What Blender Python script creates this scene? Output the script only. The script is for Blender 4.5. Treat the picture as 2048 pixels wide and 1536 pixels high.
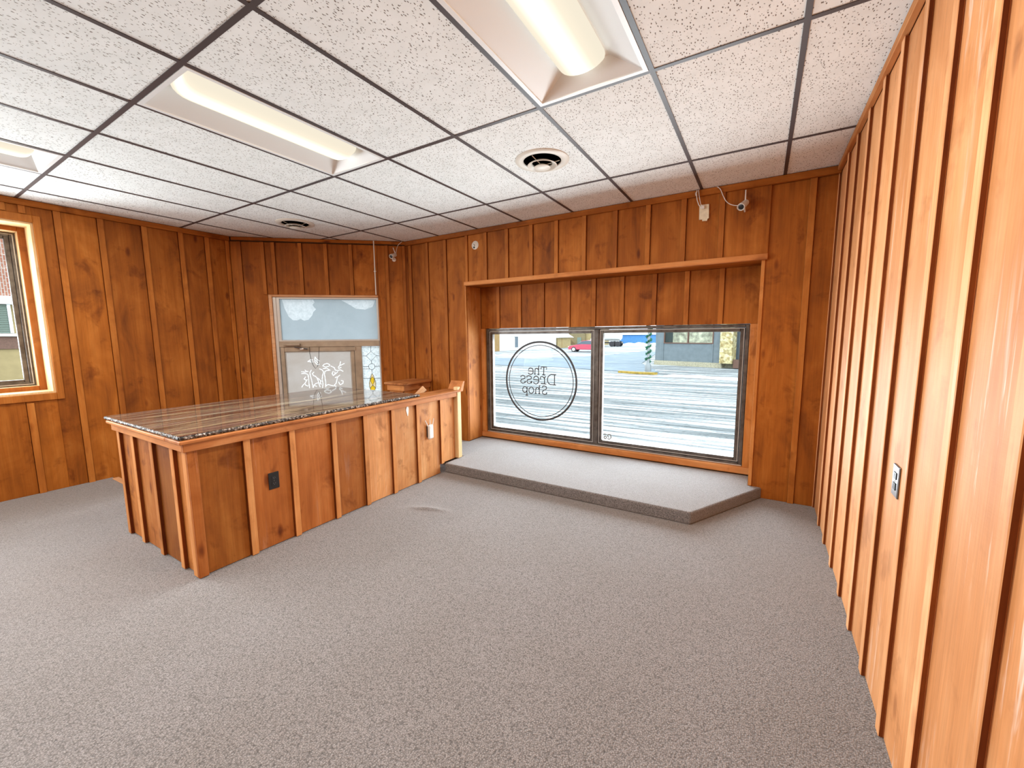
import bpy, bmesh, math, random
import numpy as np
from mathutils import Matrix, Vector
random.seed(7)
for o in list(bpy.data.objects): bpy.data.objects.remove(o)
SC = bpy.context.scene
COL = SC.collection
PI = math.pi
# ---------------------------------------------------------------- camera
CAMP = (1.1305, -2.1753, 1.4558)
FPX = 815.2
cam_d = bpy.data.cameras.new('camera'); cam = bpy.data.objects.new('camera', cam_d); COL.objects.link(cam)
r_, u_, f_ = Vector((.8536, .5209, -.0086)), Vector((-.0543, .1054, .9929)), Vector((-.5173, .8477, -.1186))
f_ = f_.normalized(); r_ = (r_ - f_ * r_.dot(f_)).normalized(); u_ = r_.cross(f_)
M = Matrix(((r_[0], u_[0], -f_[0], CAMP[0]), (r_[1], u_[1], -f_[1], CAMP[1]), (r_[2], u_[2], -f_[2], CAMP[2]), (0, 0, 0, 1)))
cam.matrix_world = M
cam_d.sensor_width = 36; cam_d.sensor_fit = 'HORIZONTAL'; cam_d.lens = FPX / 2048 * 36
cam_d.clip_start = .02; cam_d.clip_end = 1000
SC.camera = cam
# ---------------------------------------------------------------- light and view
SKY_L = 4.5
LAMP_W = 30.0
LENS_E = 1.12
world = bpy.data.worlds.new('overcast_sky'); SC.world = world; world.use_nodes = True
wn = world.node_tree; bgd = wn.nodes['Background']
bgd.inputs[0].default_value = (.86, .93, 1, 1); bgd.inputs[1].default_value = SKY_L
def daylight(name, loc, direction, sx, sy, watts, col=(.88, .94, 1)):
    """area light added outside a window to boost its snow and sky glare"""
    ld = bpy.data.lights.new(name, 'AREA'); ld.shape = 'RECTANGLE'; ld.size = sx; ld.size_y = sy; ld.energy = watts; ld.color = col
    lo = bpy.data.objects.new(name, ld); COL.objects.link(lo); lo.location = loc
    lo.rotation_euler = Vector(direction).to_track_quat('-Z', 'Y').to_euler(); return lo
daylight('bay_window_boost', (-.47, 2.62, .80), (0, -1, .35), 2.9, 1.25, 150)
daylight('side_window_boost', (-5.25, -2.04, 1.65), (1, .45, .6), 1.6, 1.3, 125)
daylight('rear_fill_light', (-5.25, -4.3, 1.4), (1, .6, .6), 1.8, 1.9, 140)  # unseen fill light behind the viewer, added to brighten ceiling and room
SC.view_settings.view_transform = 'Standard'; SC.view_settings.look = 'None'
SC.view_settings.exposure = 0.0; SC.view_settings.gamma = 1.0; SC.view_settings.use_curve_mapping = False
SC.cycles.use_denoising = True
SC.cycles.max_bounces = 10; SC.cycles.diffuse_bounces = 6; SC.cycles.glossy_bounces = 4
SC.cycles.transparent_max_bounces = 12; SC.cycles.sample_clamp_indirect = 6.0
SC.cycles.caustics_reflective = False; SC.cycles.caustics_refractive = False
# ---------------------------------------------------------------- dimensions (metres)
H = 2.715; WY = 1.943; RX = 1.584; LX = -4.658; RY = -5.6
G = .6096
CW = (-3.014, WY); CL = (LX, .504)             # corners of the slanted entry wall
ROOM = [(LX, RY), (RX, RY), (RX, WY), CW, CL]
GZ = -.75                                      # street level and the sunken entry landing

# ---------------------------------------------------------------- material helpers
MATS = {}
def nmat(name):
    m = bpy.data.materials.new(name); m.use_nodes = True
    nt = m.node_tree; b = nt.nodes['Principled BSDF']
    MATS[name] = m
    return m, nt, b
def N(nt, t, **kw):
    n = nt.nodes.new(t)
    for k, v in kw.items():
        if k.startswith('i_'): n.inputs[k[2:].replace('_', ' ')].default_value = v
        elif k.startswith('n_'): n.inputs[int(k[2:])].default_value = v
        else: setattr(n, k, v)
    return n
def ramp(nt, stops, fac=None, interp='LINEAR'):
    r = nt.nodes.new('ShaderNodeValToRGB'); r.color_ramp.interpolation = interp
    e = r.color_ramp.elements
    while len(e) < len(stops): e.new(.5)
    for i, (p, c) in enumerate(stops):
        e[i].position = p; e[i].color = (c[0], c[1], c[2], 1) if not isinstance(c, (int, float)) else (c, c, c, 1)
    if fac is not None: nt.links.new(fac, r.inputs[0])
    return r
def mix(nt, a, b, fac, mode='MIX'):
    m = nt.nodes.new('ShaderNodeMix'); m.data_type = 'RGBA'; m.blend_type = mode; m.clamp_result = False
    for s, v in ((m.inputs[0], fac), (m.inputs[6], a), (m.inputs[7], b)):
        if isinstance(v, (int, float)): s.default_value = v
        elif isinstance(v, tuple): s.default_value = (v[0], v[1], v[2], 1)
        else: nt.links.new(v, s)
    return m.outputs[2]
def coords(nt, scale=(1, 1, 1), kind='Object', rand=0.0, rot=(0, 0, 0)):
    tc = nt.nodes.new('ShaderNodeTexCoord'); out = tc.outputs[kind]
    if rand:
        oi = nt.nodes.new('ShaderNodeObjectInfo')
        v = nt.nodes.new('ShaderNodeVectorMath'); v.operation = 'SCALE'; v.inputs[0].default_value = (rand, rand * 1.7, rand * 2.3)
        nt.links.new(oi.outputs['Random'], v.inputs['Scale'])
        a = nt.nodes.new('ShaderNodeVectorMath'); a.operation = 'ADD'
        nt.links.new(out, a.inputs[0]); nt.links.new(v.outputs[0], a.inputs[1]); out = a.outputs[0]
    mp = nt.nodes.new('ShaderNodeMapping'); mp.inputs['Scale'].default_value = scale; mp.inputs['Rotation'].default_value = rot
    nt.links.new(out, mp.inputs['Vector'])
    return mp.outputs[0]
def noise(nt, vec, scale=5, detail=4, rough=.5, dist=0):
    n = nt.nodes.new('ShaderNodeTexNoise'); n.inputs['Scale'].default_value = scale
    n.inputs['Detail'].default_value = detail; n.inputs['Roughness'].default_value = rough; n.inputs['Distortion'].default_value = dist
    nt.links.new(vec, n.inputs['Vector']); return n.outputs[0]
def bump(nt, b, height, strength=.3, dist=.002):
    n = nt.nodes.new('ShaderNodeBump'); n.inputs['Strength'].default_value = strength; n.inputs['Distance'].default_value = dist
    nt.links.new(height, n.inputs['Height']); nt.links.new(n.outputs[0], b.inputs['Normal'])
def plain(name, col, rough=.5, metal=0, spec=.5, vary=0, vscale=20):
    m, nt, b = nmat(name)
    b.inputs['Base Color'].default_value = (*col, 1); b.inputs['Roughness'].default_value = rough
    b.inputs['Metallic'].default_value = metal; b.inputs['Specular IOR Level'].default_value = spec
    if vary:
        n = noise(nt, coords(nt), vscale, 3)
        r = ramp(nt, [(.3, tuple(c * (1 - vary) for c in col)), (.7, tuple(min(1, c * (1 + vary)) for c in col))], n)
        nt.links.new(r.outputs[0], b.inputs['Base Color'])
    return m
def wood(name, axis='z', dark=(.17, .045, .005), midc=(.345, .102, .011), light=(.49, .170, .027), rough=.6, scuff=0.0, vary=1.0, tones=1.0):
    """rough-sawn stained cedar, grain along one local axis"""
    m, nt, b = nmat(name)
    def ax(l, a): return {'x': (l, a, a), 'y': (a, l, a), 'z': (a, a, l)}[axis]
    cloud = noise(nt, coords(nt, ax(1.6, 3.6), rand=9.0), 1.0, 5, .6, .9)
    grain = noise(nt, coords(nt, ax(.7, 16), rand=7.0), 1.0, 4, .6, .5)
    fine = noise(nt, coords(nt, ax(3, 110), rand=5.0), 1.0, 3, .6)
    base = ramp(nt, [(.30, dark), (.50, midc), (.70, light)], mix(nt, cloud, grain, .35)).outputs[0]
    c = mix(nt, base, ramp(nt, [(.3, .84), (.7, 1.10)], fine).outputs[0], .8, 'MULTIPLY')
    stain = noise(nt, coords(nt, ax(4.5, 5.5), rand=13.0), 1.0, 4, .62, .4)
    c = mix(nt, c, ramp(nt, [(.30, (.50, .40, .30)), (.43, (1, 1, 1))], stain).outputs[0], .75 * vary, 'MULTIPLY')
    vo = N(nt, 'ShaderNodeTexVoronoi', feature='F1'); vo.inputs['Scale'].default_value = 1.0
    nt.links.new(coords(nt, ax(2.1, 5.5), rand=11.0), vo.inputs['Vector'])
    kn = ramp(nt, [(.05, (.34, .22, .16)), (.085, (.62, .50, .42)), (.13, (1, 1, 1))], vo.outputs['Distance']).outputs[0]
    c = mix(nt, c, kn, .8 * vary, 'MULTIPLY')
    oi = nt.nodes.new('ShaderNodeObjectInfo')
    tone = ramp(nt, [(0, (1 - .16 * tones, 1 - .20 * tones, 1 - .24 * tones)), (.5, (1, 1, 1)), (1, (1.12, 1.14, 1.2))], oi.outputs['Random']).outputs[0]
    c = mix(nt, c, tone, 1.0, 'MULTIPLY')
    if scuff:
        sn = noise(nt, coords(nt, ax(1.6, 22), rand=3.0), 1.0, 4, .7, .6)
        zone = noise(nt, coords(nt, ax(1.4, 2.0), rand=6.0), 1.0, 2)
        mm = N(nt, 'ShaderNodeMath', operation='MULTIPLY'); nt.links.new(ramp(nt, [(.56, 0), (.70, 1)], sn).outputs[0], mm.inputs[0])
        nt.links.new(ramp(nt, [(.45, 0), (.65, scuff)], zone).outputs[0], mm.inputs[1])
        c = mix(nt, c, (.88, .76, .68), mm.outputs[0])
    nt.links.new(c, b.inputs['Base Color'])
    b.inputs['Roughness'].default_value = rough; b.inputs['Specular IOR Level'].default_value = .2
    saw = noise(nt, coords(nt, ax(130, 6), rand=2.0), 1.0, 3, .7)
    bump(nt, b, mix(nt, saw, fine, .5), .35, .002)
    return m
WZ = wood('cedar_vertical', 'z')
WB = wood('cedar_batten', 'z', dark=(.24, .066, .009), midc=(.41, .132, .020), light=(.54, .205, .042), vary=.5)
WX = wood('cedar_level', 'x')
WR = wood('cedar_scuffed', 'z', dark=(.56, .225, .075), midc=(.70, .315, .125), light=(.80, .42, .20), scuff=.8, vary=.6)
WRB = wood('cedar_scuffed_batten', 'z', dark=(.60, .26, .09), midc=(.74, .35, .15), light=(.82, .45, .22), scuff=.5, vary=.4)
WCZ = wood('cedar_counter', 'z', dark=(.36, .115, .020), midc=(.54, .20, .045), light=(.68, .32, .105), scuff=.15, tones=2.4)
WCD = wood('cedar_counter_dark', 'z', dark=(.16, .045, .006), midc=(.27, .085, .012), light=(.36, .135, .025), scuff=.05)
WCM = wood('cedar_counter_red', 'z', dark=(.26, .07, .012), midc=(.40, .125, .025), light=(.52, .19, .05), scuff=.25)
WCL = wood('cedar_counter_bleached', 'z', dark=(.44, .17, .055), midc=(.62, .28, .10), light=(.76, .42, .19), scuff=.3)
WCB = wood('cedar_counter_batten', 'z', dark=(.44, .16, .04), midc=(.62, .26, .08), light=(.74, .38, .15), scuff=.1, vary=.5)
WCX = wood('cedar_counter_level', 'x', dark=(.42, .14, .035), midc=(.58, .225, .065), light=(.70, .33, .12), vary=.5)
WPALE = wood('pale_pine', 'z', dark=(.62, .38, .17), midc=(.76, .54, .28), light=(.86, .68, .42), vary=.3)
WPALEX = wood('pale_pine_level', 'x', dark=(.56, .28, .13), midc=(.70, .38, .20), light=(.80, .52, .31), vary=.3)
WSIDE = wood('dark_cedar_edge', 'z', dark=(.09, .016, .003), midc=(.16, .035, .005), light=(.24, .06, .009), vary=.3)

def carpet(name):
    m, nt, b = nmat(name)
    v = coords(nt, (1, 1, 1))
    vo = N(nt, 'ShaderNodeTexVoronoi', feature='F1'); vo.inputs['Scale'].default_value = 165; vo.inputs['Randomness'].default_value = .75
    nt.links.new(v, vo.inputs['Vector'])
    fine = noise(nt, v, 260, 2, .6)
    med = noise(nt, v, 55, 3, .6)
    wide = noise(nt, v, 1.3, 3, .55)
    c = ramp(nt, [(.0, (.33, .318, .326)), (.5, (.175, .166, .170)), (1, (.042, .040, .041))], vo.outputs['Distance']).outputs[0]
    c = mix(nt, c, ramp(nt, [(.3, (.60, .58, .57)), (.7, (1.38, 1.38, 1.37))], fine).outputs[0], .9, 'MULTIPLY')
    c = mix(nt, c, ramp(nt, [(.3, (.86, .84, .82)), (.7, (1.12, 1.12, 1.13))], med).outputs[0], .8, 'MULTIPLY')
    c = mix(nt, c, ramp(nt, [(.3, (.93, .91, .89)), (.7, (1.05, 1.06, 1.08))], wide).outputs[0], 1, 'MULTIPLY')
    nt.links.new(c, b.inputs['Base Color'])
    b.inputs['Roughness'].default_value = 1; b.inputs['Specular IOR Level'].default_value = .05
    b.inputs['Sheen Weight'].default_value = .35; b.inputs['Sheen Roughness'].default_value = .6
    inv = N(nt, 'ShaderNodeMath', operation='SUBTRACT'); inv.inputs[0].default_value = 1; nt.links.new(vo.outputs['Distance'], inv.inputs[1])
    bump(nt, b, inv.outputs[0], .6, .004)
    return m
CARPET = carpet('grey_loop_carpet')

def tilemat():
    m, nt, b = nmat('fissured_mineral_tile')
    def fiss(scale, lo, hi, rnd, rot):
        v = coords(nt, scale, rand=rnd, rot=rot)
        w = N(nt, 'ShaderNodeTexNoise'); w.inputs['Scale'].default_value = 1.1; w.inputs['Detail'].default_value = 2
        nt.links.new(v, w.inputs['Vector'])
        vv = mix(nt, v, w.outputs['Color'], .18)
        vo = N(nt, 'ShaderNodeTexVoronoi', feature='F1'); vo.inputs['Scale'].default_value = 1
        nt.links.new(vv, vo.inputs['Vector'])
        return ramp(nt, [(lo, 0), (hi, 1)], vo.outputs['Distance']).outputs[0]
    a = fiss((105, 50, 1), .17, .24, 3.1, (0, 0, .35))
    c2 = fiss((85, 85, 1), .12, .18, 7.7, (0, 0, -.5))
    mm = N(nt, 'ShaderNodeMath', operation='MULTIPLY'); nt.links.new(a, mm.inputs[0]); nt.links.new(c2, mm.inputs[1])
    base = ramp(nt, [(.3, (.79, .81, .79)), (.7, (.86, .88, .865))], noise(nt, coords(nt, (1, 1, 1), rand=4), 9, 3)).outputs[0]
    c = mix(nt, (.20, .165, .14), base, mm.outputs[0])
    nt.links.new(c, b.inputs['Base Color'])
    b.inputs['Roughness'].default_value = .9; b.inputs['Specular IOR Level'].default_value = .1
    bump(nt, b, mm.outputs[0], .6, .003)
    return m
TILE = tilemat()
TEE = plain('brown_enamel_tee', (.060, .046, .046), .45)
WHITE = plain('white_enamel', (.78, .79, .78), .35)
PLASTIC = plain('white_plastic', (.78, .76, .72), .4)
CREAM = plain('cream_painted_metal', (.72, .68, .60), .4)
BLACK = plain('black_plastic', (.012, .012, .013), .35)
DARK = plain('dark_duct', (.015, .013, .012), .8)
STEEL = plain('brushed_steel', (.26, .26, .27), .3, 1)
PAPER = plain('masking_tape', (.78, .70, .52), .7, vary=.12, vscale=40)
def bronzemat():
    m, nt, b = nmat('dark_bronze_aluminium')
    n = noise(nt, coords(nt, (1, 1, 1)), 14, 4)
    c = ramp(nt, [(.3, (.075, .062, .055)), (.7, (.17, .155, .14))], n).outputs[0]
    nt.links.new(c, b.inputs['Base Color']); b.inputs['Metallic'].default_value = .6; b.inputs['Roughness'].default_value = .42
    return m
BRONZE = bronzemat()
TAN = plain('tan_anodised_aluminium', (.42, .35, .27), .45, .35, vary=.15, vscale=8)
PALEALU = plain('pale_aluminium', (.62, .60, .57), .4, .3)
def glassmat(name='clear_glass', tint=(.97, .99, .98)):
    m, nt, b = nmat(name); nt.nodes.remove(b)
    out = nt.nodes['Material Output']
    t = N(nt, 'ShaderNodeBsdfTransparent'); t.inputs[0].default_value = (*tint, 1)
    g = N(nt, 'ShaderNodeBsdfGlossy'); g.inputs['Roughness'].default_value = .02
    fr = N(nt, 'ShaderNodeFresnel'); fr.inputs[0].default_value = 1.13
    ms = N(nt, 'ShaderNodeMixShader'); nt.links.new(fr.outputs[0], ms.inputs[0])
    nt.links.new(t.outputs[0], ms.inputs[1]); nt.links.new(g.outputs[0], ms.inputs[2]); nt.links.new(ms.outputs[0], out.inputs[0])
    return m
GLASS = glassmat()
def frosted(name, col, trans=.75, texture=None, clear=0.0):
    """etched or filmed glass that scatters the daylight behind it"""
    m, nt, b = nmat(name); nt.nodes.remove(b); out = nt.nodes['Material Output']
    d = N(nt, 'ShaderNodeBsdfDiffuse'); t = N(nt, 'ShaderNodeBsdfTranslucent'); ms = N(nt, 'ShaderNodeMixShader'); ms.inputs[0].default_value = trans
    # dense film: only a small share of the daylight comes through
    K = 1.0
    if texture:
        lo, hi, sc = texture
        c = ramp(nt, [(.35, lo), (.65, hi)], noise(nt, coords(nt, (1, 1, 1)), sc, 5, .65, .6)).outputs[0]
        nt.links.new(c, d.inputs[0]); nt.links.new(mix(nt, c, (K, K, K), 1.0, 'MULTIPLY'), t.inputs[0])
    else:
        d.inputs[0].default_value = (*col, 1); t.inputs[0].default_value = tuple(K * q for q in col) + (1,)
    nt.links.new(d.outputs[0], ms.inputs[1]); nt.links.new(t.outputs[0], ms.inputs[2])
    g = N(nt, 'ShaderNodeBsdfGlossy'); g.inputs['Roughness'].default_value = .25
    m2 = N(nt, 'ShaderNodeMixShader'); m2.inputs[0].default_value = .05
    nt.links.new(ms.outputs[0], m2.inputs[1]); nt.links.new(g.outputs[0], m2.inputs[2])
    last = m2.outputs[0]
    if clear:
        tr = N(nt, 'ShaderNodeBsdfTransparent'); m3 = N(nt, 'ShaderNodeMixShader'); m3.inputs[0].default_value = clear
        nt.links.new(last, m3.inputs[1]); nt.links.new(tr.outputs[0], m3.inputs[2]); last = m3.outputs[0]
    nt.links.new(last, out.inputs[0])
    return m
FILM = frosted('blue_grey_frost_film', (.5, .56, .60), .85, ((.36, .41, .44), (.41, .46, .49), 2.5))
FILMTORN = frosted('pale_torn_film', (.6, .63, .65), .85, ((.56, .60, .62), (.72, .75, .77), 22))
ETCHG = frosted('warm_frosted_glass', (.45, .40, .37), .85, ((.42, .355, .31), (.46, .40, .365), 3))
ETCHL = frosted('white_etched_line', (.99, .99, .97), .95)
TEXG = frosted('textured_leaded_glass', (.7, .75, .76), .85, ((.52, .56, .57), (.88, .91, .91), 55), clear=.12)
AMBERG = glassmat('amber_glass', (1.0, .78, .18))
AMBERP = glassmat('pale_amber_glass', (.98, .84, .62))
LEADM = plain('lead_came', (.07, .075, .08), .5, .5)
DECALM = plain('dark_vinyl_decal', (.05, .05, .055), .6)
def granite():
    m, nt, b = nmat('polished_streaked_granite')
    v = coords(nt, (7.5, .30, 1), rot=(0, 0, .03))
    n1 = noise(nt, v, 1.5, 7, .55, 1.1)
    n2 = noise(nt, coords(nt, (26, 1.2, 1), rot=(0, 0, .06)), 1.4, 5, .6, .8)
    n3 = noise(nt, coords(nt, (1, 1, 1)), 120, 3)
    c = ramp(nt, [(.30, (.02, .016, .014)), (.38, (.13, .075, .06)), (.46, (.10, .07, .058)), (.50, (.33, .28, .18)), (.54, (.13, .09, .078)), (.60, (.19, .125, .11)), (.65, (.40, .37, .28)), (.72, (.16, .13, .11))], n1).outputs[0]
    c = mix(nt, c, ramp(nt, [(.36, (.35, .30, .28)), (.5, (1, 1, 1)), (.68, (1.7, 1.6, 1.4))], n2).outputs[0], .85, 'MULTIPLY')
    c = mix(nt, c, ramp(nt, [(.35, (.7, .7, .7)), (.65, (1.2, 1.2, 1.2))], n3).outputs[0], .7, 'MULTIPLY')
    nt.links.new(c, b.inputs['Base Color']); b.inputs['Roughness'].default_value = .045
    b.inputs['Specular IOR Level'].default_value = .5
    return m
GRANITE = granite()
def chipm():
    m, nt, b = nmat('chiselled_granite_edge')
    n = noise(nt, coords(nt, (1, 1, 1)), 60, 4, .7)
    c = ramp(nt, [(.42, (.012, .010, .010)), (.55, (.16, .13, .11)), (.66, (.75, .72, .68))], n).outputs[0]
    nt.links.new(c, b.inputs['Base Color']); b.inputs['Roughness'].default_value = .25
    bump(nt, b, n, 1, .01)
    return m
CHIP = chipm()
def lensmat():
    m, nt, b = nmat('lit_acrylic_lens'); nt.nodes.remove(b); out = nt.nodes['Material Output']
    tc = N(nt, 'ShaderNodeTexCoord'); sx = N(nt, 'ShaderNodeSeparateXYZ'); nt.links.new(tc.outputs['Object'], sx.inputs[0])
    ab = N(nt, 'ShaderNodeMath', operation='ABSOLUTE'); nt.links.new(sx.outputs['X'], ab.inputs[0])
    c = ramp(nt, [(0, (1.0, .97, .86)), (.03, (1.0, .95, .80)), (.07, (1.0, .89, .70)), (.115, (.95, .86, .69))], ab.outputs[0])
    st = ramp(nt, [(0, .85), (.03, .68), (.07, .52), (.1, .50)], ab.outputs[0])
    mm = N(nt, 'ShaderNodeMath', operation='MULTIPLY'); mm.inputs[1].default_value = 1.75 * LENS_E; nt.links.new(st.outputs[0], mm.inputs[0])
    e = N(nt, 'ShaderNodeEmission'); nt.links.new(c.outputs[0], e.inputs[0]); nt.links.new(mm.outputs[0], e.inputs[1])
    nt.links.new(e.outputs[0], out.inputs[0])
    return m
LENS = lensmat()
def snowmat():
    m, nt, b = nmat('rutted_snow')
    # wheel ruts that run along the street (x), thinner footprints near the building
    n1 = noise(nt, coords(nt, (.10, 2.6, 1), rot=(0, 0, .03)), 1.2, 6, .65, .5)
    n2 = noise(nt, coords(nt, (.5, 7, 1), rot=(0, 0, -.05)), 1.0, 5, .7, .5)
    n3 = noise(nt, coords(nt, (1, 1, 1)), 6, 5, .75)
    c = ramp(nt, [(.42, (.11, .122, .125)), (.53, (.24, .255, .26)), (.62, (.80, .82, .84))], n1).outputs[0]
    c2 = ramp(nt, [(.36, (.3, .32, .325)), (.50, (.95, .96, .97))], n2).outputs[0]
    c = mix(nt, c, c2, .55, 'MULTIPLY')
    c3 = ramp(nt, [(.38, (.45, .47, .48)), (.48, (1, 1, 1))], n3).outputs[0]
    c = mix(nt, c, c3, .6, 'MULTIPLY')
    nt.links.new(c, b.inputs['Base Color']); b.inputs['Roughness'].default_value = .9; b.inputs['Specular IOR Level'].default_value = .1
    bump(nt, b, n1, .5, .03)
    return m
SNOW = snowmat()
CLEAN = plain('fresh_snow', (.86, .89, .92), .9, spec=.1, vary=.04, vscale=1.5)
def asph():
    m, nt, b = nmat('wet_asphalt')
    n1 = noise(nt, coords(nt, (.5, 3, 1), rot=(0, 0, .25)), 1.0, 5, .7, .3)
    c = ramp(nt, [(.3, (.085, .115, .145)), (.55, (.14, .18, .215)), (.72, (.30, .34, .37))], n1).outputs[0]
    nt.links.new(c, b.inputs['Base Color']); b.inputs['Roughness'].default_value = .75; b.inputs['Specular IOR Level'].default_value = .15
    return m
ASPH = asph()
def glow_free(name, col, rough=.8, vary=.1, vs=3): return plain(name, col, rough, spec=.1, vary=vary, vscale=vs)
BLUEW = glow_free('blue_grey_stucco', (.155, .185, .20))
BLUED = glow_free('slate_blue_paint', (.105, .125, .145))
STONEY = glow_free('cream_stone', (0.346, 0.321, 0.234), vary=.25, vs=14)
WHITEW = glow_free('white_siding', (.8, .82, .82))
TANW = glow_free('tan_stucco', (0.300, 0.234, 0.120))
TAND = glow_free('darker_tan_stucco', (0.189, 0.153, 0.086))
BROWNM = glow_free('brown_column', (0.272, 0.176, 0.080))
STOREB = glow_free('storage_blue', (0.086, 0.229, 0.486))
REDP = plain('red_car_paint', (.46, .06, .10), .3)
TYRE = plain('tyre_rubber', (.03, .03, .035), .8)
CARGL = plain('car_window_glass', (.10, .13, .16), .1)
TANKW = plain('white_tank', (.75, .75, .73), .4)
GARL = plain('garland_needles', (.02, .13, .07), .8, vary=.5, vscale=30)
POLE = plain('galvanised_pole', (.20, .22, .23), .5, .3)
CURBY = plain('yellow_curb_paint', (.30, .20, .03), .8, vary=.3, vscale=6)
PINK = plain('pinkish_plank', (.13, .07, .05), .8, vary=.15)
GREENS = plain('green_shutter_paint', (.13, .17, .14), .7)
def brickm():
    m, nt, b = nmat('red_brick_wall')
    br = N(nt, 'ShaderNodeTexBrick'); br.inputs['Scale'].default_value = 1.0
    br.inputs['Brick Width'].default_value = .24; br.inputs['Row Height'].default_value = .085; br.inputs['Mortar Size'].default_value = .012
    br.inputs['Color1'].default_value = (.24, .085, .05, 1); br.inputs['Color2'].default_value = (.28, .12, .075, 1); br.inputs['Mortar'].default_value = (.34, .31, .28, 1)
    v = coords(nt, (1, 1, 1), rot=(PI / 2, 0, PI / 2))
    nt.links.new(v, br.inputs['Vector']); nt.links.new(br.outputs[0], b.inputs['Base Color']); b.inputs['Roughness'].default_value = .9
    return m
BRICKM = brickm()
def stonem():
    m, nt, b = nmat('yellow_rubble_stone')
    vo = N(nt, 'ShaderNodeTexVoronoi', feature='F1'); vo.inputs['Scale'].default_value = 4.5; nt.links.new(coords(nt, (1, 1, 1.3)), vo.inputs['Vector'])
    c = ramp(nt, [(.2, (.30, .23, .11)), (.5, (.42, .35, .19)), (.8, (.55, .50, .34))], vo.outputs['Color']).outputs[0]
    c = mix(nt, c, ramp(nt, [(.3, (.7, .7, .6)), (.7, (1.3, 1.3, 1.2))], noise(nt, coords(nt), 9, 3)).outputs[0], 1, 'MULTIPLY')
    nt.links.new(c, b.inputs['Base Color']); b.inputs['Roughness'].default_value = .9
    return m
STONEM = stonem()

# ---------------------------------------------------------------- mesh helpers
def link(name, me, mat, parent=None, loc=None, rot=None, smooth=False):
    o = bpy.data.objects.new(name, me); COL.objects.link(o)
    if mat is not None and len(me.materials) == 0:
        for mm in (mat if isinstance(mat, (list, tuple)) else [mat]): me.materials.append(mm)
    if loc is not None: o.location = loc
    if rot is not None: o.rotation_euler = rot
    if smooth:
        for p in me.polygons: p.use_smooth = True
    if parent is not None: o.parent = parent
    return o
def pydata(name, V, F):
    me = bpy.data.meshes.new(name); me.from_pydata([tuple(v) for v in V], [], F); me.update(); return me
def box_vf(x0, x1, y0, y1, z0, z1, b=0.0):
    """box, with small chamfers on every edge when b > 0"""
    if b <= 0:
        V = [(x0, y0, z0), (x1, y0, z0), (x1, y1, z0), (x0, y1, z0), (x0, y0, z1), (x1, y0, z1), (x1, y1, z1), (x0, y1, z1)]
        return V, [(3, 2, 1, 0), (4, 5, 6, 7), (0, 1, 5, 4), (1, 2, 6, 5), (2, 3, 7, 6), (3, 0, 4, 7)]
    b = min(b, (x1 - x0) * .45, (y1 - y0) * .45, (z1 - z0) * .45)
    X, Y, Z = (x0, x1), (y0, y1), (z0, z1); V = []; idx = {}
    for i in (0, 1):
        for j in (0, 1):
            for k in (0, 1):
                sx, sy, sz = (1, -1)[i], (1, -1)[j], (1, -1)[k]
                x, y, z = X[i], Y[j], Z[k]
                for a, p in enumerate(((x, y + sy * b, z + sz * b), (x + sx * b, y, z + sz * b), (x + sx * b, y + sy * b, z))):
                    idx[(i, j, k, a)] = len(V); V.append(p)
    F = []
    for i in (0, 1): F.append([idx[(i, j, k, 0)] for j, k in ((0, 0), (0, 1), (1, 1), (1, 0))][::(1 if i == 0 else -1)])
    for j in (0, 1): F.append([idx[(i, j, k, 1)] for i, k in ((0, 0), (0, 1), (1, 1), (1, 0))][::(-1 if j == 0 else 1)])
    for k in (0, 1): F.append([idx[(i, j, k, 2)] for i, j in ((0, 0), (0, 1), (1, 1), (1, 0))][::(1 if k == 0 else -1)])
    for j in (0, 1):
        for k in (0, 1):
            q = [idx[(0, j, k, 1)], idx[(1, j, k, 1)], idx[(1, j, k, 2)], idx[(0, j, k, 2)]]
            F.append(q if (j ^ k) == 1 else q[::-1])
    for i in (0, 1):
        for k in (0, 1):
            q = [idx[(i, 0, k, 0)], idx[(i, 1, k, 0)], idx[(i, 1, k, 2)], idx[(i, 0, k, 2)]]
            F.append(q[::-1] if (i ^ k) == 1 else q)
    for i in (0, 1):
        for j in (0, 1):
            q = [idx[(i, j, 0, 0)], idx[(i, j, 1, 0)], idx[(i, j, 1, 1)], idx[(i, j, 0, 1)]]
            F.append(q if (i ^ j) == 1 else q[::-1])
            for k in (0, 1): F.append([idx[(i, j, k, a)] for a in (0, 1, 2)][::(1 if (i ^ j ^ k) == 0 else -1)])
    return V, F
def fixn(me):
    bm = bmesh.new(); bm.from_mesh(me); bmesh.ops.recalc_face_normals(bm, faces=bm.faces); bm.to_mesh(me); bm.free(); return me
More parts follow.
